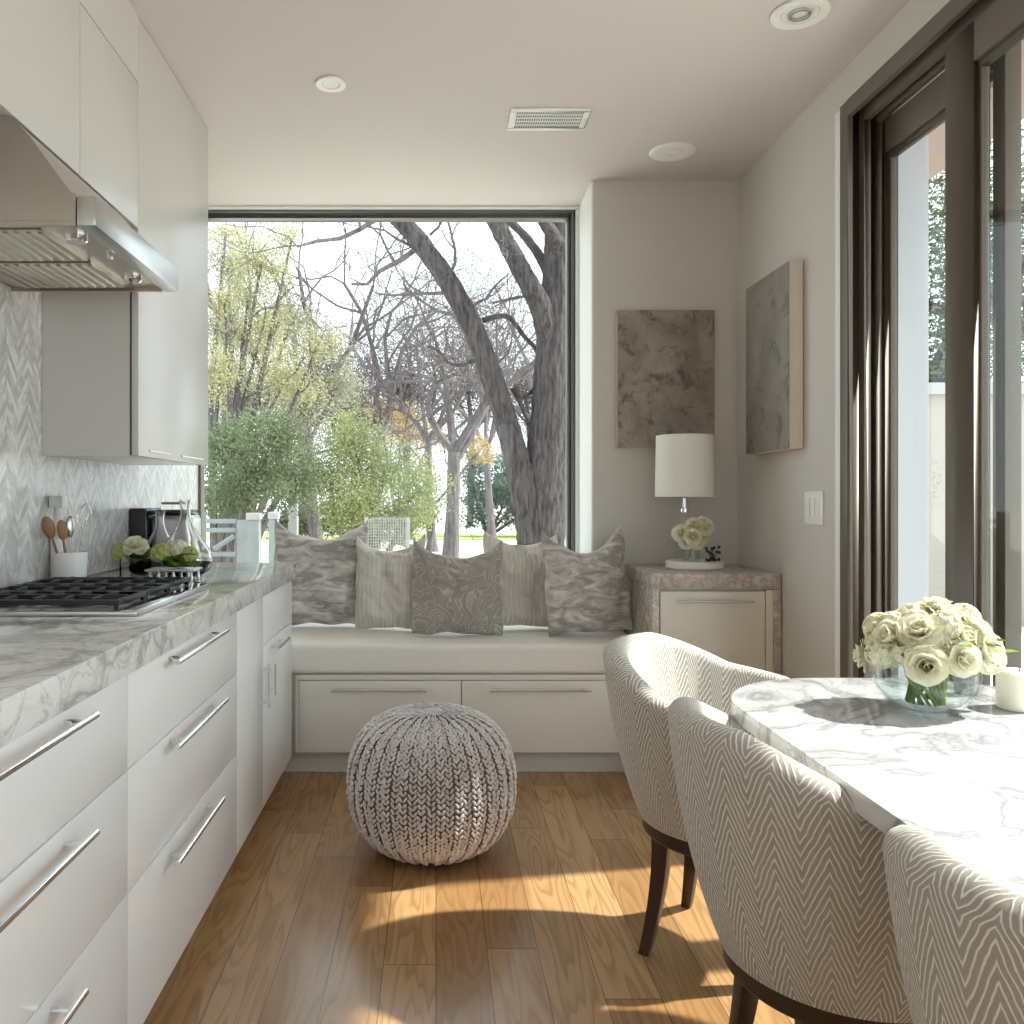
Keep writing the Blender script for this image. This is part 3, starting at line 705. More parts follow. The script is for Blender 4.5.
# coffee machine
t = thing('coffee_machine', 'black and chrome coffee machine against the backsplash corner', 'coffee machine', (-1.13, 3.60, CT))
build(bx(-1.235, -1.165, 3.42, 3.60, CT + .001, CT + .235), 'side_panel', 'black', t, .006)
build(G().box(-1.163, -.99, 3.45, 3.60, CT + .001, CT + .21), 'housing', 'steel', t, .03, segs=4)
build(G().box(-1.15, -1.0, 3.46, 3.58, CT + .2105, CT + .228), 'lid', 'black', t, .005)
build(G().tube([(-1.12, 3.47, CT + .2285), (-1.12, 3.47, CT + .255), (-1.03, 3.47, CT + .255), (-1.03, 3.47, CT + .2285)], .006, 8), 'carry_handle', 'steel', t)

# ================================================================== WINDOW BENCH
BY = 3.66
t = thing('window_bench', 'long greige built-in bench with two drawers under the window', 'bench', (.1, BY + .4, 0))
build(G().box(XL + .003, .897, BY + .022, YW - .062, .10, .412).box(-.605, .897, BY + .0, BY + .0215, .412, .434).box(XL + .003, .897, BY + .0215, YW - .062, .412, .434), 'body', 'bench', t, .001)
build(bx(-.72, .897, BY + .05, BY + .07, .001, .099), 'toe_kick', 'kick', t)
build(bx(-.605, -.592, BY, BY + .0215, .10, .411), 'end_stile', 'bench', t); build(bx(.803, .897, BY, BY + .0215, .10, .411), 'end_stile', 'bench', t)
for a, b, h0, h1 in ((-.590, .107, -.448, -.04), (.111, .800, .233, .664)):
    d = build(bx(a, b, BY - .001, BY + .021, .10, .409), 'drawer', 'bench', t, .0015)
    build(G().tube([(h0, BY - .028, .372), (h1, BY - .028, .372)], .005, 10).tube([(h0 + .03, BY - .0015, .372), (h0 + .03, BY - .028, .372)], .004, 8).tube([(h1 - .03, BY - .0015, .372), (h1 - .03, BY - .028, .372)], .004, 8), 'handle', 'steel', d)
c = build(bx(-1.238, .896, BY - .008, YW - .066, .436, .566), 'seat_cushion', 'cushion', bevel=.028, segs=5, origin=(.1, BY + .4, .436))
tag(c, 'long flat cream linen cushion covering the window bench', 'cushion')

def pillow(label, x, y, w, h, t_, tilt, yaw, mat, seed, chop=.07, roll=0, grp=None, bow=.085):
    n = 44; g = G(); front = {}; rnd = seed * 13.7
    def pt(u, v, sgn):
        e = max(0, (1 - abs(u) ** 2.6)) ** .55 * max(0, (1 - abs(v) ** 2.6)) ** .55
        X = u * w / 2 * (1 - bow * (.6 + .4 * v) * (1 - v * v)); Z = v * h / 2 * (1 - bow * (.5 if v < 0 else .7) * (1 - u * u))
        top = max(0, (v + .4) / 1.4) ** 2
        Z -= chop * 1.05 * max(0, math.cos(min(1, abs(u)) * 1.52)) ** .85 * top
        X -= .010 * math.copysign(abs(u) ** 6, u) * abs(v) ** 10
        nz = noise.noise(Vector((u * 1.7 + rnd, v * 1.7, sgn))) * .022 + noise.noise(Vector((u * 4 + rnd, v * 3.2, sgn + 3))) * .012
        rid = abs(noise.noise(Vector((u * 2.4 + rnd, v * 3.6 + u, sgn * 2)))) * .018
        wr = (nz - rid) * 1.7 * min(1, e * 1.6)
        crease = .045 * math.exp(-(u / .2) ** 2) * top * e + .012 * math.sin(u * 9 + v * 4 + rnd) * top * e
        Y = sgn * (t_ / 2 * e + wr - crease)
        X += noise.noise(Vector((rnd, v * 2.5, 7))) * .012 * u; Z += noise.noise(Vector((u * 2.5, rnd, 5))) * .010
        return (X, Y, Z)
    idx = {}
    for sgn in (-1, 1):
        for i in range(n + 1):
            for j in range(n + 1):
                u = math.sin((i / n * 2 - 1) * PI / 2) * .35 + (i / n * 2 - 1) * .65; v = math.sin((j / n * 2 - 1) * PI / 2) * .35 + (j / n * 2 - 1) * .65
                edge = i in (0, n) or j in (0, n)
                if edge and sgn == 1: idx[(sgn, i, j)] = idx[(-1, i, j)]; continue
                idx[(sgn, i, j)] = len(g.v); g.v.append(pt(u, v, sgn))
    for sgn in (-1, 1):
        for i in range(n):
            for j in range(n):
                q = (idx[(sgn, i, j)], idx[(sgn, i + 1, j)], idx[(sgn, i + 1, j + 1)], idx[(sgn, i, j + 1)])
                g.f.append(q if sgn == -1 else q[::-1])
    M = Matrix.Rotation(R(yaw), 4, 'Z') @ Matrix.Rotation(R(-tilt), 4, 'X') @ Matrix.Rotation(R(roll), 4, 'Y')
    vv = [M @ Vector(p) for p in g.v]; zmin = min(p.z for p in vv)
    g.v = [(p.x, p.y, p.z - zmin) for p in vv]
    o = build(g, 'throw_pillow', mat, smooth=180, local=True); o.location = (x, y, .5665)
    tag(o, label, 'pillow', 'scatter pillows on the window bench'); return o
pillow('large crumpled grey velvet pillow at the left end of the bench', -.565, 4.18, .48, .53, .20, 9, 4, 'fur', 1, .085)
pillow('light oatmeal stitched pillow with vertical lines, second from the left', -.22, 4.07, .35, .46, .17, 11, -12, 'stripe', 2, .07, -2)
pillow('taupe pillow with swirling stitched lines at the middle front', .10, 3.93, .43, .45, .18, 13, 1, 'swirl', 3, .075, 1)
pillow('light oatmeal stitched pillow with vertical lines, second from the right', .41, 4.11, .39, .465, .16, 12, 10, 'stripe', 4, .05, 3)
pillow('large brownish grey velvet pillow at the right end near the side cabinet', .688, 3.895, .405, .50, .18, 9, 4, 'fur', 5, .11, -3)

# ================================================================== STONE SIDE CABINET
SF = 3.545
t = thing('side_cabinet', 'beige stone topped cabinet with one drawer in the corner under the paintings', 'cabinet', (1.16, SF + .25, 0))
build(bx(.901, 1.440, SF, YN - .002, .815, .88), 'stone_top', 'stone', t, .003)
build(bx(.901, .932, SF, YN - .002, 0.001, .8145), 'stone_side', 'stone', t, .002)
build(bx(1.408, 1.440, SF, YN - .002, 0.001, .8145), 'stone_side', 'stone', t, .002)
build(bx(.935, 1.405, SF + .03, YN - .004, .06, .812), 'body', 'bench', t)
for z0, z1, hz in ((.415, .805, .765), (.08, .41, .37)):
    d = build(bx(.938, 1.375, SF + .008, SF + .0295, z0, z1), 'drawer', 'bench', t, .0015)
    build(G().tube([(1.0, SF - .018, hz), (1.32, SF - .018, hz)], .005, 10).tube([(1.03, SF + .0075, hz), (1.03, SF - .018, hz)], .004, 8).tube([(1.29, SF + .0075, hz), (1.29, SF - .018, hz)], .004, 8), 'handle', 'steel', d)
build(bx(1.378, 1.4075, SF + .006, SF + .0295, .06, .812), 'end_stile', 'bench', t)

# lamp, tray, vase, berries
ST = .8805
tr = (1.155, 3.80)
tray = build(G().lathe([(.001, 0), (.118, 0), (.125, .006), (.125, .031), (.121, .035), (.001, .035)], (tr[0], tr[1], ST), 44, True), 'round_tray', 'white', origin=(tr[0], tr[1], ST))
tag(tray, 'round white stone tray carrying the lamp and small flowers', 'tray')
TZ = ST + .0355
lx, ly = 1.125, 3.845
t = thing('table_lamp', 'table lamp with white drum shade and clear glass base on the round tray', 'lamp', (lx, ly, TZ))
build(G().lathe([(.001, .0), (.042, .0), (.05, .01), (.05, .11), (.036, .15), (.014, .18), (.012, .215), (.001, .215)], (lx, ly, TZ + .0006), 32, True), 'lamp_base', 'thin2', t)
build(G().lathe([(.001, .216), (.019, .216), (.019, .232), (.010, .236), (.008, .30), (.001, .30)], (lx, ly, TZ), 24, True), 'lamp_neck', 'chrome', t)
build(G().lathe([(.131, .285), (.1265, .562), (.1235, .562), (.128, .285)], (lx, ly, TZ), 56, True), 'lamp_shade', 'shade', t)
g = G()
for k in range(3):
    a = k * 2 * PI / 3 + .3; g.tube([(lx + .006 * math.cos(a), ly + .006 * math.sin(a), TZ + .50), (lx + .123 * math.cos(a), ly + .123 * math.sin(a), TZ + .53)], .0015, 6)
g.tube([(lx, ly, TZ + .30), (lx, ly, TZ + .505)], .004, 8); g.ball((lx, ly, TZ + .38), .025, 12, 8, (1, 1, 1.3))
build(g, 'shade_carrier', 'chrome', t)
vx, vy = 1.118, 3.73
t = thing('glass_vase', 'clear glass tumbler vase on the lamp tray filled with cream roses', 'vase', (vx, vy, TZ))
build(G().lathe([(.001, .001), (.036, .001), (.038, .08), (.034, .08), (.032, .010), (.001, .010)], (vx, vy, TZ), 28, True), 'vase_body', 'thin2', t)
build(G().lathe([(.001, .0105), (.0315, .0105), (.033, .052), (.001, .052)], (vx, vy, TZ), 24, True), 'water', 'thin', t)
t = thing('small_bouquet', 'small bunch of cream roses in the glass tumbler beneath the lamp shade', 'flowers', (vx, vy, TZ + .012))
g = G()
for (dx, dy) in ((-.03, 0), (0, -.02), (.03, .01), (.04, .0)): g.tube([(vx - dx * .3, vy, TZ + .014), (vx + dx, vy + dy, TZ + .13)], .0025, 6)
build(g, 'stem', 'stem', t)
for (dx, dz, s, dy) in ((-.045, .125, .036, -.01), (-.005, .11, .036, -.04), (.012, .155, .036, -.01), (.055, .155, .040, 0), (-.03, .085, .028, -.03), (.015, .082, .028, -.03), (.045, .11, .03, .01)):
    g = rose_geo(s, int(dx * 1000) + 90); place_geo(g, (vx + dx, vy + dy, TZ + dz), (dx * 8, -.9, .6)); build(g, 'blossom', 'petal', t, weld=False)
bxn, byn = 1.215, 3.74
t = thing('berry_sprig', 'dark berry sprig on the right side of the lamp tray', 'berries', (bxn, byn, TZ))
rnd = random.Random(3); g = G(); st = G()
for k in range(24):
    a = rnd.uniform(0, 6.28); r = rnd.uniform(0, .034); z = rnd.uniform(.008, .065)
    if k < 7: z = .0075
    p = (bxn + r * math.cos(a), byn + r * math.sin(a), TZ + z); g.ball(p, .0072, 8, 6)
    st.tube([(bxn, byn, TZ + .003), p], .001, 5)
build(g, 'berry_cluster', 'berry', t); build(st, 'twig', 'legwood', t)

# ================================================================== PAINTINGS, SWITCH
def painting(label, g_canvas, g_face, mat, loc):
    t = thing('canvas_painting', label, 'painting', loc)
    build(g_canvas, 'canvas_body', 'canvas_edge', t, .002); build(g_face, 'painted_face', mat, t, .001)
painting('abstract brown and grey canvas on the niche wall left of the corner', bx(.862, 1.322, YN - .035, YN - .001, 1.433, 2.088), bx(.862, 1.322, YN - .037, YN - .0352, 1.433, 2.088), 'art1', (1.09, YN, 1.433))
painting('abstract grey canvas with thick pale edge on the right wall', bx(1.388, XR - .004, 3.335, 3.80, 1.39, 2.128), bx(1.3855, 1.3878, 3.337, 3.80, 1.39, 2.128), 'art2', (XR, 3.57, 1.39))
t = thing('light_switch', 'white triple rocker light switch plate near the sliding door', 'switch', (XR, 3.24, 1.10))
build(bx(XR - .007, XR - .0005, 3.165, 3.32, 1.095, 1.222), 'wall_plate', 'plate', t, .002)
for k in range(3): build(bx(XR - .011, XR - .0072, 3.182 + k * .044, 3.214 + k * .044, 1.122, 1.195), 'rocker', 'white', t, .002)

# ================================================================== POUF
pc = (-.015, 2.895, 0); PR, PH = .283, .475
t = thing('knitted_pouf', 'round chunky knitted grey white pouf on the oak floor', 'pouf', pc)
def pouf_r(s):       # s: 0 bottom .. 1 top
    a = -PI / 2 + PI * s
    return PR * max(0, math.cos(a)) ** .72, PH / 2 + PH / 2 * (1.12 * math.sin(a) - .12 * math.sin(a) ** 3)
prof = []
for i in range(41):
    r, z = pouf_r(i / 40); prof.append((max(.001, r * .965 - .004), z * .97 + .007))
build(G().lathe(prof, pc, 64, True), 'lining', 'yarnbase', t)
g = G(); NC = 60
ROWS = 46
for k in range(NC):
    a0 = 2 * PI * k / NC; rib = .006 if k % 2 == 0 else -.001
    for i in range(ROWS):
        s = .03 + .962 * (i + .5 * (k % 2)) / ROWS
        r, z = pouf_r(s); r2, z2 = pouf_r(min(1, s + .01)); tang = Vector((r2 - r, 0, z2 - z)).normalized()
        nor = Vector((tang.z, 0, -tang.x))
        wv = 2 * PI * max(r, .02) / NC
        for side in (-1, 1):
            aa = a0 + side * .24 * 2 * PI / NC
            rot = Matrix.Rotation(aa, 3, 'Z')
            base = rot @ (Vector((r, 0, 0)) + nor * (-.004 + rib)); base = Vector((pc[0] + base.x, pc[1] + base.y, z + (nor * (-.004 + rib)).z))
            ax = rot @ (tang * .85 + Vector((0, side * .62 * min(1, wv / .03), 0))).normalized()
            q = ax.to_track_quat('Z', 'X').to_matrix()
            L = .0112 * random.uniform(.85, 1.15); wd = min(.0052, wv * .25) * random.uniform(.8, 1.15)
            g.ball((base.x + random.uniform(-.002, .002), base.y + random.uniform(-.002, .002), max(base.z + random.uniform(-.0015, .0015), .009)), 1, 6, 4, (wd, wd, L * random.uniform(.85, 1.1)), q)
for k in range(90):
    r = .046 * math.sqrt((k + .5) / 90); a = k * 2.39996; z = PH - .001 - r * r * 2.4
    g.ball((pc[0] + r * math.cos(a), pc[1] + r * math.sin(a), z), .0052, 6, 4, (1, .7, .8), Matrix.Rotation(a, 3, 'Z'))
build(g, 'knit_cover', 'yarn', t, weld=False, smooth=180)

# ================================================================== TABLE
TX0, TX1, TY0, TY1, TT = .645, 1.405, .62, 2.11, .752
def rrect(x0, x1, y0, y1, r, n=14):
    P = []
    for cx, cy, a0 in ((x1 - r, y1 - r, 0), (x0 + r, y1 - r, 90), (x0 + r, y0 + r, 180), (x1 - r, y0 + r, 270)):
        for i in range(n + 1): a = R(a0 + 90 * i / n); P.append((cx + r * math.cos(a), cy + r * math.sin(a)))
    return P
t = thing('marble_table', 'white marble topped dining table with rounded corners beside the sliding door', 'table', (1.03, 1.365, 0))
build(G().prism(rrect(TX0, TX1, TY0, TY1, .30), 'z', TT - .038, TT), 'tabletop', 'tablem', t, .004)
build(G().lathe([(.001, 0), (.24, 0), (.24, .02), (.10, .05), (.06, .15), (.055, .5), (.09, .66), (.16, .712), (.001, .712)], (1.14, 1.30, .001), 36, True), 'pedestal', 'legwood', t)

# glass bowl bouquet
fb = (1.035, 1.80)
t = thing('glass_bowl', 'round clear glass bowl vase with water on the marble table', 'vase', (fb[0], fb[1], TT))
out_ = [(.001, .001), (.045, .001), (.075, .014), (.098, .045), (.104, .075), (.099, .105), (.093, .115)]
inn = [(.0905, .114), (.0965, .104), (.1005, .075), (.0945, .046), (.072, .018), (.043, .008), (.001, .008)]
build(G().lathe(out_ + inn, (fb[0], fb[1], TT), 56, True), 'bowl_body', 'thin2', t)
build(G().lathe([(.001, .0085), (.042, .0085), (.0705, .0185), (.0935, .0465), (.098, .062), (.001, .062)], (fb[0], fb[1], TT), 48, True), 'water', 'thin', t)
t = thing('rose_bouquet', 'full dome of cream roses and white hydrangeas in the glass bowl', 'flowers', (fb[0], fb[1], TT + .01))
rnd = random.Random(11); spec = []
nb = 36
for i in range(nb):
    ph = math.acos(1 - 1.10 * (i + .5) / nb); th = i * 2.39996 + .4
    kind = 'hyd' if (math.cos(th) < -.25 and rnd.random() < .8) or rnd.random() < .12 else 'rose'
    spec.append((th, ph, rnd.uniform(.031, .041) if kind == 'rose' else rnd.uniform(.031, .037), kind, 'petal' if rnd.random() > .05 else 'petal2'))
add_blooms(t, (fb[0] + .010, fb[1], TT + .112), (.125, .108, .103), spec, 500)
g = G()
for i in range(22):
    a = i * 2.4; r = rnd.uniform(.2, 1); x, y = fb[0] + math.cos(a) * .06 * r, fb[1] + math.sin(a) * .06 * r
    g.tube([(fb[0] + math.cos(a + .8) * .035, fb[1] + math.sin(a + .8) * .035, TT + .014), (x, y, TT + .07), (fb[0] + math.cos(a) * .09 * r, fb[1] + math.sin(a) * .08 * r, TT + .15)], .0035, 6)
build(g, 'stem', 'stem', t)
for i in range(15):
    a = i * 2.4 + .5; ph = rnd.uniform(1.05, 1.6)
    d = Vector((math.sin(ph) * math.cos(a), math.sin(ph) * math.sin(a), math.cos(ph)))
    g = leaf_geo(.06, .017, .25); q = d.to_track_quat('Y', 'Z').to_matrix()
    g.xform(Matrix.Translation(Vector((fb[0] + .012, fb[1], TT + .11)) + Vector((d.x * .09, d.y * .08, d.z * .075))) @ q.to_4x4()); build(g, 'leaf', 'stem' if i % 2 else 'leaf', t, weld=False)
g = leaf_geo(.045, .014, .1); q = Vector((1, -.1, .25)).to_track_quat('Y', 'Z').to_matrix(); g.xform(Matrix.Translation((fb[0] + .155, fb[1], TT + .115)) @ q.to_4x4()); build(g, 'leaf', 'stem', t, weld=False)
# candle and salt cellar
t = thing('pillar_candle', 'short thick cream pillar candle beside the flower bowl', 'candle', (1.235, 1.80, TT))
build(G().lathe([(.001, .001), (.04, .001), (.042, .006), (.042, .075), (.037, .08), (.001, .077)], (1.235, 1.80, TT), 36, True), 'wax_body', 'wax', t)
build(G().tube([(1.235, 1.80, TT + .0775), (1.237, 1.80, TT + .088)], .0012, 6), 'wick', 'black', t)
t = thing('small_votive', 'small dark glass votive holder behind the flower bowl', 'votive', (1.20, 1.93, TT))
build(G().lathe([(.001, .001), (.02, .001), (.024, .045), (.0215, .045), (.018, .006), (.001, .006)], (1.20, 1.93, TT), 24, True), 'holder', 'black', t)

# ================================================================== CHAIRS
RT, RBm, TH = .318, .22, .066
def chair_h(th):
    a = abs(math.degrees(th)); s = min(1, max(0, (a - 24) / 50)); s2 = max(0, (a - 74) / 42)
    return .80 - .090 * s ** 1.35 - .03 * s2 ** .8
def make_chair(label, loc, rz):
    t = thing('dining_chair', label, 'chair', (0, 0, 0), group='barrel dining chairs around the marble table')
    g = G(); uv = []; nt_ = 80; A = R(116); ns = 40
    for i in range(nt_ + 1):
        th = -A + 2 * A * i / nt_
        e = min(1, (A - abs(th)) / R(9)); k = max(.05, math.sqrt(max(0, 1 - (1 - e) ** 2)))
        h = chair_h(th) - .03 * (1 - k); z0 = .345; z1i = .44
        sec = []
        n1 = 16
        for j in range(n1 + 1):      # outer going up
            s = j / n1; z = z0 + (h - TH / 2 - z0) * s; r = RBm + (RT - RBm) * (s ** .85) + .012 * math.sin(PI * s); sec.append((r, z))
        rtop = sec[-1][0]
        for j in range(1, 8):        # roll over the rim
            a = PI * j / 8; sec.append((rtop - TH / 2 * (1 - math.cos(a)) , h - TH / 2 + math.sin(a) * TH / 2))
        for j in range(11):          # inner going down
            s = 1 - j / 10; z = z1i + (h - TH / 2 - z1i) * s; ro = RBm + (RT - RBm) * (max(0, (z - z0) / (h - TH / 2 - z0)) ** .85); sec.append((ro - TH + .004 * math.sin(PI * s), z))
        sec.append((sec[-1][0], z0))
        # squeeze thickness towards the arm ends
        mid = [(RBm + (RT - RBm) * (max(0, min(1, (z - z0) / (h - TH / 2 - z0))) ** .85) - TH / 2) for r, z in sec]
        sec = [(m + (r - m) * k, z) for (r, z), m in zip(sec, mid)]
        L = 0
        for j, (r, z) in enumerate(sec):
            if j: L += math.hypot(r - sec[j - 1][0], z - sec[j - 1][1])
            g.v.append((-r * math.cos(th), r * math.sin(th), z)); uv.append((th * .285 + 2, z if j <= n1 else (h - TH / 2) + (L - (h - TH / 2 - z0)) ))
    m = len(sec)
    for i in range(nt_):
        for j in range(m):
            j2 = (j + 1) % m; g.f.append((i * m + j, i * m + j2, (i + 1) * m + j2, (i + 1) * m + j))
    g.f.append(tuple(range(m))); g.f.append(tuple(nt_ * m + j for j in range(m))[::-1])
    g.uv = uv
    build(g, 'backrest', 'herring', t, smooth=60, weld=False, local=True)
    # seat: padded drum
    g = G(); prof = [(.001, .3455), (.150, .3455), (.153, .40), (.158, .465), (.150, .487), (.12, .496), (.001, .50)]; seg = 48
    g.lathe(prof, (0, 0, 0), seg, False); uv = []
    front = []
    for (x, y, z) in g.v:
        if x > 0: x *= 1.30
        front.append((x, y, z)); uv.append((math.atan2(y, x) * .2 + 2, z) if z < .47 else (y + 2, x + 3))
    g.v = front; g.uv = uv; build(g, 'seat', 'herring', t, smooth=60, weld=False, local=True)
    g = G(); prof = [(.001, .305), (.208, .305), (.214, .312), (.214, .345), (.001, .345)]
    g.lathe(prof, (0, 0, 0), 56, False); build(g, 'seat_frame', 'legwood', t, local=True)
    for sx, sy in ((-1, -1), (-1, 1), (1, -1), (1, 1)):
        g = G(); n = 10; d = Vector((sx, sy, 0)).normalized()
        for i in range(n + 1):
            s = i / n; z = .304 * (1 - s) + .001; off = .175 + (.05 * s ** 1.8 if sx < 0 else .02 * s); w = .0225 - .009 * s
            c = d * off
            for (a, b) in ((-1, -1), (1, -1), (1, 1), (-1, 1)): g.v.append((c.x + a * w, c.y + b * w, z))
        for i in range(n):
            for k in range(4): g.f.append((i * 4 + k, i * 4 + (k + 1) % 4, (i + 1) * 4 + (k + 1) % 4, (i + 1) * 4 + k))
        g.f.append((0, 1, 2, 3)); g.f.append(tuple(n * 4 + k for k in (3, 2, 1, 0)))
        build(g, 'leg', 'legwood', t, .003, local=True)
    t.location = loc; t.rotation_euler = (0, 0, rz); return t
ch = make_chair('chevron fabric barrel chair farthest from the camera at the table corner', (.77, 2.27, 0), R(-36))
bpy.context.view_layer.update()
for lab, loc, rz in (('chevron fabric barrel chair in the middle of the three at the table', (.765, 1.60, 0), R(4)),
                     ('chevron fabric barrel chair nearest the camera, cut off by the picture edge', (.855, .945, 0), R(10))):
    c = copy_tree(ch); c.location = loc; c.rotation_euler = (0, 0, rz); c['label'] = lab

# ================================================================== OUTSIDE
o = tag(build(bx(-60, 70, YW + .13, 90, -.30, -.02), 'garden_ground', 'ground'), 'pale sunlit gravel ground outside the window', 'ground'); o['kind'] = 'structure'
o = tag(build(bx(XR + .17, 60, -20, YW + .128, -.30, -.03), 'patio', 'patio'), 'pale stone patio outside the sliding doors', 'patio'); o['kind'] = 'structure'
o = tag(build(bx(-60, XR + .168, -40, YB - .21, -.30, -.03), 'rear_patio', 'patio'), 'pale paving behind the room', 'patio'); o['kind'] = 'structure'
o = tag(build(bx(-8, 14, 24, 27.5, -.0195, .0), 'grass_strip', 'grass'), 'sunny strip of grass before the dark far hedge', 'grass'); o['kind'] = 'structure'
o = tag(build(bx(XR + .152, 2.3, -4, 4.3, 2.68, 2.80), 'roof_soffit', 'soffit'), 'brown timber roof overhang above the sliding doors', 'roof'); o['kind'] = 'structure'
o = tag(build(bx(XL - .4, 1.58, YW + .14, YW + .85, 3.3, 3.4), 'sun_blocker', 'soffit'), 'added unseen overhang that blocks direct sun above the picture window', 'roof'); o['kind'] = 'structure'  # out-of-view slab, added to keep direct sun out of the picture window
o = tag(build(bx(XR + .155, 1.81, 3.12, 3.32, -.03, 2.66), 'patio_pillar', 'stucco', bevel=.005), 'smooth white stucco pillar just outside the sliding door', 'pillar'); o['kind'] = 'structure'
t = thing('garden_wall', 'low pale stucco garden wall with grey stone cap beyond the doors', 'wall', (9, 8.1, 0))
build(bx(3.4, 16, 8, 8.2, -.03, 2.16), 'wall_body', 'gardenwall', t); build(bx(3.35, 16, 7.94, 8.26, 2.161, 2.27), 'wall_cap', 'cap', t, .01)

def P3(px, py, Y): k = 850 / Y; return Vector(((px - 436) / k, Y, 1.2 + (497 - py) / k))
def leaves_geo(blobs, count, size, seed, shell=.5):
    rnd = random.Random(seed); g = G(); tot = sum(b[3] * b[4] * b[5] for b in blobs)
    for (cx, cy, cz, rx, ry, rz) in blobs:
        n = max(8, int(count * rx * ry * rz / tot)); cl = []
        for _ in range(max(6, n // 45)):
            a, u = rnd.uniform(0, 2 * PI), rnd.uniform(-1, 1); q = math.sqrt(1 - u * u); rr = rnd.uniform(shell, 1)
            cl.append((cx + rx * rr * q * math.cos(a), cy + ry * rr * q * math.sin(a), cz + rz * rr * u))
        sp = min(rx, ry, rz) * .24
        for _ in range(n):
            c = rnd.choice(cl); p = Vector((rnd.gauss(c[0], sp), rnd.gauss(c[1], sp), rnd.gauss(c[2], sp)))
            if p.z < .02: p.z = rnd.uniform(.02, .4)
            s = size * rnd.uniform(.6, 1.3)
            a = Vector((rnd.gauss(0, 1), rnd.gauss(0, 1), rnd.gauss(0, 1))).normalized(); b = a.orthogonal().normalized() * s * .5; a = a * s
            k = len(g.v); g.v += [tuple(p - a), tuple(p + b), tuple(p + a), tuple(p - b)]; g.f.append((k, k + 1, k + 2, k + 3))
    return g
def grow(g, p, d, L, r, depth, rnd, kids=3, droop=0, seg=5, spread=38, wig=.22):
    pts = [p.copy()]; n = 5; dd = d.copy()
    for i in range(n):
        dd = (dd + Vector((rnd.gauss(0, wig), rnd.gauss(0, wig), rnd.gauss(0, wig) - droop))).normalized(); pts.append(pts[-1] + dd * L / n)
    rr = [r * (1 - .55 * i / n) for i in range(n + 1)]
    g.tube(pts, rr, seg if depth > 1 else 3, cap=False)
    if depth <= 0: return
    for k in range(kids):
        i = rnd.randint(2, n); ax = dd.orthogonal(); ax.rotate(Matrix.Rotation(rnd.uniform(0, 2 * PI), 3, dd))
        nd = dd.copy(); nd.rotate(Matrix.Rotation(R(rnd.uniform(spread * .5, spread * 1.4)), 3, ax))
        grow(g, pts[i], nd, L * rnd.uniform(.55, .8), rr[i] * .6, depth - 1, rnd, kids, droop, seg, spread, wig)
TREES = 'trees seen through the picture window'
# --- big rough-barked tree on the right
T8 = 8.0
def tr_path(pts, Y=T8): return [P3(x, y, Y + dy) for x, y, dy in pts]
def smooth_path(pts, rad, n=6):
    out, ro = [], []
    for i in range(len(pts) - 1):
        p0, p1, p2, p3 = pts[max(i - 1, 0)], pts[i], pts[i + 1], pts[min(i + 2, len(pts) - 1)]
        for k in range(n):
            t_ = k / n; out.append(.5 * ((2 * p1) + (p2 - p0) * t_ + (2 * p0 - 5 * p1 + 4 * p2 - p3) * t_ ** 2 + (3 * p1 - p0 - 3 * p2 + p3) * t_ ** 3)); ro.append(rad[i] + (rad[i + 1] - rad[i]) * t_)
    out.append(pts[-1]); ro.append(rad[-1]); return out, ro
def bark_tube(pts, rad, seg=56, amp=.016):
    p_, r_ = smooth_path(pts, rad, 26); g = G().tube(p_, r_, seg); n = len(p_)
    for i in range(n):
        for k in range(seg):
            j = i * seg + k; v = Vector(g.v[j]); c = Vector(p_[i]); d = (v - c)
            if d.length < 1e-6: continue
            L = d.length; t_ = k / seg * 2 * PI
            q = Vector((math.cos(t_) * L * 26, math.sin(t_) * L * 26, i * .11))
            h = 1 - 2 * abs(noise.noise(q)) + .5 * noise.noise(q * 2.3)
            g.v[j] = tuple(c + d * (1 + (h - .5) * amp * min(1, L / .09) / L))
    return g
tb = P3(543, 623, T8)
t = thing('large_tree', 'large dark rough-barked tree with leaning limb right outside the window', 'tree', (tb.x, tb.y, -.02), group=None)
g = bark_tube(tr_path([(543, 626, 0), (541, 560, 0), (543, 500, 0), (549, 430, 0), (553, 350, 0), (556, 290, 0), (559, 210, 0), (562, 120, 0)]), [.29, .225, .215, .185, .155, .135, .115, .09])
build(g, 'trunk', 'bark', t, weld=False)
def limb(pts, rad, name='limb', mat='bark'):
    return build(bark_tube(tr_path(pts), rad, 40 if rad[0] > .06 else 12, .014 if rad[0] > .06 else .003), name, mat, t, weld=False)
limb([(534, 540, -.05), (522, 480, -.10), (507, 425, -.1), (482, 350, -.1), (452, 288, -.1), (418, 240, -.05), (387, 205, 0), (350, 150, .1)], [.16, .125, .105, .098, .092, .085, .078, .06])
limb([(552, 350, 0), (541, 308, -.1), (520, 268, -.15), (496, 222, -.2), (470, 170, -.3)], [.12, .10, .085, .075, .06])
limb([(556, 290, .05), (543, 262, .1), (524, 235, .15), (500, 215, .2), (470, 196, .2)], [.07, .045, .04, .035, .03])
limb([(560, 250, -.1), (553, 235, -.2), (540, 215, -.3), (525, 180, -.3)], [.08, .06, .05, .045])
limb([(484, 320, -.1), (500, 316, 0), (511, 319, .1), (524, 336, .1), (536, 350, .1), (541, 368, .05)], [.03, .026, .024, .022, .02, .018])
limb([(515, 385, -.1), (520, 396, 0), (531, 392, .05), (545, 372, .05)], [.02, .017, .018, .022])
limb([(512, 388, 0), (520, 404, 0), (530, 428, 0)], [.02, .016, .012])
limb([(476, 360, -.1), (460, 365, -.05), (449, 363, 0), (440, 352, .1), (428, 346, .1)], [.02, .018, .014, .011, .008])
g = G(); rnd = random.Random(21)
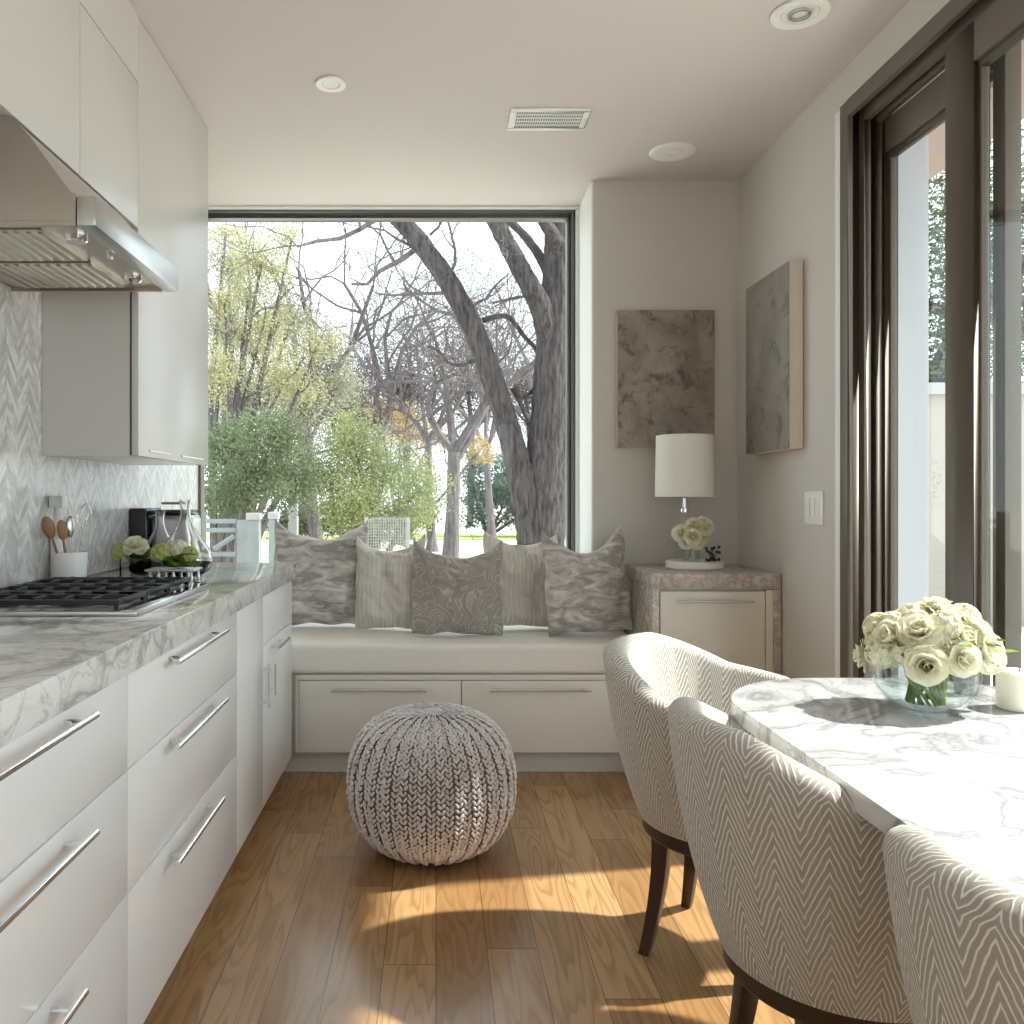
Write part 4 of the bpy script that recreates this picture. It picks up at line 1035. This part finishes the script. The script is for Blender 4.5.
for (x, y, dx, dz, L, r) in ((400, 215, -.8, -.1, 1.1, .03), (425, 240, -.9, .15, 1.0, .03), (440, 262, -.9, .25, .8, .02), (457, 290, -.8, -.2, .8, .02), (470, 320, -.9, .0, .8, .018), (470, 310, .7, .6, .6, .018), (500, 225, -.7, .5, .7, .02), (520, 265, -.8, .0, .6, .018), (540, 305, -.7, .3, .5, .015), (450, 275, .6, .7, .6, .018), (490, 365, .6, .5, .5, .014), (430, 235, .6, .6, .5, .015), (480, 345, -.8, .3, .7, .014)):
    grow(g, P3(x, y, T8 - .05), Vector((dx, rnd.uniform(-.3, .3), dz)).normalized(), L, r, 4, rnd, 3, seg=5, wig=.25)
build(g, 'twigs', 'twig', t, weld=False, smooth=0)

# --- mid bare tree
def bare_tree(name, label, px, Y, topy, r, seed, mat='bark2', depth=4, lean=0, trunk_top=None, kids=4, spread=38, tw='twig'):
    b = P3(px, 497 + 1.2 * 850 / Y, Y); b.z = -.02
    t = thing(name, label, 'tree', tuple(b), group=TREES); rnd = random.Random(seed)
    ttop = P3(px + lean, trunk_top or 440, Y); k = 850 / Y; H = (497 - topy) / k + 1.2 - ttop.z
    p_, r_ = smooth_path([b, b.lerp(ttop, .12), b.lerp(ttop, .5) + Vector((rnd.uniform(-.05, .05), 0, 0)), ttop], [r * 1.9, r * 1.25, r, r * .9], 5)
    build(G().tube(p_, r_, 12), 'trunk', mat, t, weld=False)
    g = G()
    for i in range(kids + 1):
        a = rnd.uniform(0, 2 * PI) if i else 0; s = .22 + .34 * rnd.random()
        d = Vector((s * (-1 if i % 2 else 1) * rnd.uniform(.6, 1.3), rnd.uniform(-.35, .35), 1)).normalized()
        grow(g, ttop - Vector((0, 0, rnd.uniform(0, .25))), d, H * rnd.uniform(.42, .58), r * .62, depth, rnd, kids, seg=6, spread=spread, wig=.21)
    build(g, 'branches', tw, t, weld=False, smooth=0)
    return t
bare_tree('bare_tree', 'bare forked grey tree standing mid-garden at the window centre', 450, 14, 180, .115, 5, lean=4, trunk_top=452, depth=4)
bare_tree('bare_tree', 'slim bare tree just left of the forked grey tree', 432, 19, 230, .09, 8, 'twig', lean=-4, trunk_top=440, depth=4)
bare_tree('bare_tree', 'bare tree behind the left side of the large leaning limb', 492, 24, 190, .10, 9, 'twig', lean=-6, trunk_top=450, depth=4)
bare_tree('bare_tree', 'tall bare tree rising behind the yellow-green bush', 372, 20, 130, .13, 12, 'twig', lean=6, trunk_top=430, depth=4, spread=44)
bare_tree('bare_tree', 'widely spread bare tree behind the left-hand shrubs', 318, 17, 90, .12, 14, 'twig', lean=-12, trunk_top=420, depth=4, spread=48)
bare_tree('bare_tree', 'bare tree nearest the right window frame in the far garden', 545, 28, 200, .14, 17, 'twig', lean=3, trunk_top=430, depth=4)
# far twig haze = row of far trees, each its own object
rnd = random.Random(40)
for i, (px, w_, top, m_) in enumerate(((225, 2.6, 270, 'lf_pale'), (300, 2.6, 300, 'lf_pale'), (352, 2.7, 320, 'far_tan'), (405, 2.8, 275, 'far_tan'), (470, 2.8, 265, 'far_tan'), (528, 2.6, 285, 'far_tan'))):
    Y = 34 + i % 3; c = P3(px, (top + 500) / 2, Y); hz = (500 - top) / 2 * Y / 850
    lab = ['pale distant tree crown behind the left window edge', 'pale distant tree crown behind the tall left tree', 'pinkish tan distant crown behind the orange leaves', 'pinkish tan distant crown behind the slim bare tree', 'pinkish tan distant crown between the forked tree and leaning limb', 'pinkish tan distant crown behind the large trunk'][i]
    tt = thing('distant_tree', lab, 'tree', (c.x, Y, -.02), group='hazy distant trees')
    build(leaves_geo([(c.x, c.y, c.z, w_, 1.2, hz)], 24000, .04, 60 + i, .05), 'foliage', m_, tt, weld=False, smooth=0)
    gg = G().tube([(c.x, Y, -.02), (c.x + .1, Y, c.z * .6), (c.x - .1, Y, c.z)], [.15, .11, .06], 8)
    for _ in range(5): grow(gg, Vector((c.x, Y, c.z * rnd.uniform(.4, .8))), Vector((rnd.uniform(-.8, .8), 0, 1)).normalized(), hz * .9, .06, 3, rnd, 3, seg=4)
    build(gg, 'trunk', 'twig', tt, weld=False, smooth=0)

def leafy_tree(name, label, base_px, Y, blobs_px, count, size, mat, seed, trunk_r=.12, cat='tree', shell=.4, branches=True):
    b = P3(base_px, 520, Y); t = thing(name, label, cat, (b.x, Y, -.02), group=None)
    k = 850 / Y; bl = []
    for (px, py, rx, rz) in blobs_px:
        c = P3(px, py, Y + random.uniform(-.4, .4)); bl.append((c.x, c.y, c.z, rx / k, max(.4, rx / k * .8), rz / k))
    build(leaves_geo(bl, count, size, seed, shell), 'foliage', mat, t, weld=False, smooth=0)
    rnd = random.Random(seed); g = G()
    for c in bl:
        q = Vector(c[:3]); p0 = Vector((b.x, Y, -.02)); mid = p0.lerp(q, .5) + Vector((rnd.uniform(-.2, .2), 0, .15))
        g.tube([p0, mid, q], [trunk_r, trunk_r * .6, trunk_r * .25], 8)
        if branches:
            for _ in range(3): grow(g, mid.lerp(q, rnd.random()), (q - mid + Vector((rnd.gauss(0, .5), rnd.gauss(0, .3), .3))).normalized(), c[3] * .9, trunk_r * .25, 2, rnd, 3, seg=4)
    build(g, 'trunk', 'twig', t, weld=False, smooth=0); return t
leafy_tree('yellow_tree', 'tall airy yellow-green tree filling the upper left of the window', 215, 12, [(262, 262, 40, 42), (226, 232, 30, 18), (292, 238, 28, 18), (262, 330, 44, 30), (220, 372, 30, 44), (285, 380, 42, 34), (248, 300, 26, 24), (225, 300, 22, 26), (318, 345, 22, 20)], 17000, .021, 'lf_yellow', 71, .07, shell=.1)
leafy_tree('pale_tree', 'pale leafy tree behind the green bushes at the left', 240, 16, [(225, 330, 38, 34), (300, 395, 44, 34), (240, 400, 44, 30), (338, 385, 30, 34), (228, 262, 30, 34), (290, 320, 40, 34), (330, 345, 26, 22)], 26000, .028, 'lf_pale', 72, .08, shell=.1)
leafy_tree('green_bush', 'dense dark green bush behind the white garden gate', 235, 10.5, [(232, 450, 32, 34), (270, 440, 34, 30), (290, 475, 34, 34), (245, 485, 46, 26), (222, 500, 30, 22)], 21000, .023, 'lf_green', 73, .06, 'bush', .3, False)
leafy_tree('bright_bush', 'bright yellow-green bush in the middle above the pillows', 365, 11.5, [(352, 440, 30, 34), (385, 470, 36, 34), (330, 480, 30, 32), (420, 490, 28, 32), (360, 505, 46, 28), (400, 520, 40, 22)], 24000, .022, 'lf_bright', 74, .06, 'bush', .3, False)
leafy_tree('orange_shrub', 'orange and yellow leafed shrub above the bright bush', 400, 22, [(400, 425, 32, 24), (430, 440, 22, 20), (380, 410, 22, 16), (480, 450, 20, 18)], 6500, .034, 'lf_orange', 75, .06, 'bush', .2)
leafy_tree('dark_bush', 'dark bluish green bush between the forked tree and large trunk', 488, 26, [(480, 505, 22, 26), (505, 488, 24, 36), (472, 475, 16, 26), (530, 500, 24, 32), (560, 500, 30, 28)], 16000, .055, 'lf_dark', 76, .06, 'bush', .3, False)
leafy_tree('low_bush', 'low green bush at the foot of the bright bush beside the lattice', 430, 18, [(425, 515, 22, 16), (300, 520, 40, 18), (345, 525, 30, 14)], 4000, .05, 'lf_green', 77, .04, 'bush', .3, False)

# --- garden gate, posts, lattice
t = thing('garden_gate', 'weathered white wooden gate with diagonal brace behind the worktop', 'gate', tuple(P3(217, 600, 7.5).xy) + (-.02,))
def gbox(x0, x1, y0, y1, Y, th): a = P3(x0, y0, Y); b = P3(x1, y1, Y); return bx(a.x, b.x, Y, Y + th, b.z, a.z)
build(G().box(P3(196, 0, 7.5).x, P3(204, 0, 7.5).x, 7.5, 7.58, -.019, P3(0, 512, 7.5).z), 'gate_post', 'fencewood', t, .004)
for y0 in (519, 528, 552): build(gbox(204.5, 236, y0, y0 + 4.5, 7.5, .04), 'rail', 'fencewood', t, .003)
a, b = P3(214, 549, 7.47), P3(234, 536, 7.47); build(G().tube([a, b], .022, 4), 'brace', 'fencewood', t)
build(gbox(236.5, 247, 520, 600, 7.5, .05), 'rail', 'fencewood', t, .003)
for lab, px, w_, top, Y in (('square white capped gate post left of the pillow', 253, 12, 513, 7.2), ('round topped white fence post nearest the left pillow', 273, 9, 512, 7.0)):
    t = thing('fence_post', lab, 'post', (P3(px, 0, Y).x, Y, -.02)); k = 850 / Y; zt_ = P3(0, top, Y).z; x = P3(px, 0, Y).x; hw = w_ / 2 / k
    build(bx(x - hw, x + hw, Y, Y + 2 * hw, -.019, zt_ - .06), 'post_shaft', 'fencewood', t, .004)
    build(bx(x - hw * 1.2, x + hw * 1.2, Y - hw * .2, Y + hw * 2.2, zt_ - .059, zt_), 'post_cap', 'lattice', t, .012)
t = thing('shed_column', 'pale column of a garden shed between the bushes', 'column', (P3(294, 0, 13).x, 13, -.02))
build(bx(P3(288, 0, 13).x, P3(297, 0, 13).x, 13, 13.15, -.019, P3(0, 484, 13).z), 'column_shaft', 'lattice', t, .01)
build(bx(P3(287, 0, 13).x, P3(298, 0, 13).x, 12.98, 13.17, P3(0, 483.8, 13).z, P3(0, 480, 13).z), 'column_cap', 'lattice', t, .01)
LY = 10.2
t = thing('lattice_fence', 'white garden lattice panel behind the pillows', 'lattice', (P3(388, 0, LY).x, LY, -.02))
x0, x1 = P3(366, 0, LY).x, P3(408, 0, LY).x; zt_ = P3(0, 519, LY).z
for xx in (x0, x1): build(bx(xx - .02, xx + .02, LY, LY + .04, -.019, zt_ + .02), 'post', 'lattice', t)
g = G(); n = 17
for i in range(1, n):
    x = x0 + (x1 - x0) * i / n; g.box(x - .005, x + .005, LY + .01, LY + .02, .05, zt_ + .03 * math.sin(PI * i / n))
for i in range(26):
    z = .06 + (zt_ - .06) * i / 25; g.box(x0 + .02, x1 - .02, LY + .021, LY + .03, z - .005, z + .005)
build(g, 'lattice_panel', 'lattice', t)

# --- trees beyond the right patio
def right_tree(label, x, y, blobs, count, size, mat, seed, trunk):
    t = thing('patio_tree', label, 'tree', (x, y, -.03), group='trees beyond the garden wall')
    build(leaves_geo(blobs, count, size, seed, .2), 'foliage', mat, t, weld=False, smooth=0)
    p_, r_ = smooth_path([Vector(p) for p in trunk], [.24, .2, .17, .1], 5); g = G().tube(p_, r_, 10)
    rnd = random.Random(seed)
    for _ in range(6): grow(g, Vector(trunk[2]), Vector((rnd.uniform(-.8, .8), rnd.uniform(-.5, .5), 1)).normalized(), 1.6, .07, 3, rnd, 3, seg=4)
    build(g, 'trunk', 'bark', t, weld=False, smooth=0)
right_tree('leafy tree with leaning dark trunk seen beside the white pillar', 5.9, 10.0, [(6.0, 10, 4.5, 1.5, 1.2, 1.6), (5.6, 10, 2.9, 1.0, .8, .9), (6.6, 10, 3.2, .9, .8, 1.0)], 9000, .05, 'lf_green', 81, [(5.8, 10, -.03), (5.85, 10, 2.2), (6.2, 10, 3.2), (6.3, 10, 4.8)])
right_tree('leafy green tree filling the far right door pane', 8.2, 11.5, [(8.0, 11.5, 4.0, 1.6, 1, 1.8), (7.6, 11.5, 2.6, 1.3, .8, .8), (9.4, 11.5, 4.2, 1.3, 1, 1.6)], 9000, .05, 'lf_dark', 82, [(8.3, 11.5, -.03), (8.3, 11.5, 2.0), (8.5, 11.5, 3.0), (8.2, 11.5, 4.8)])
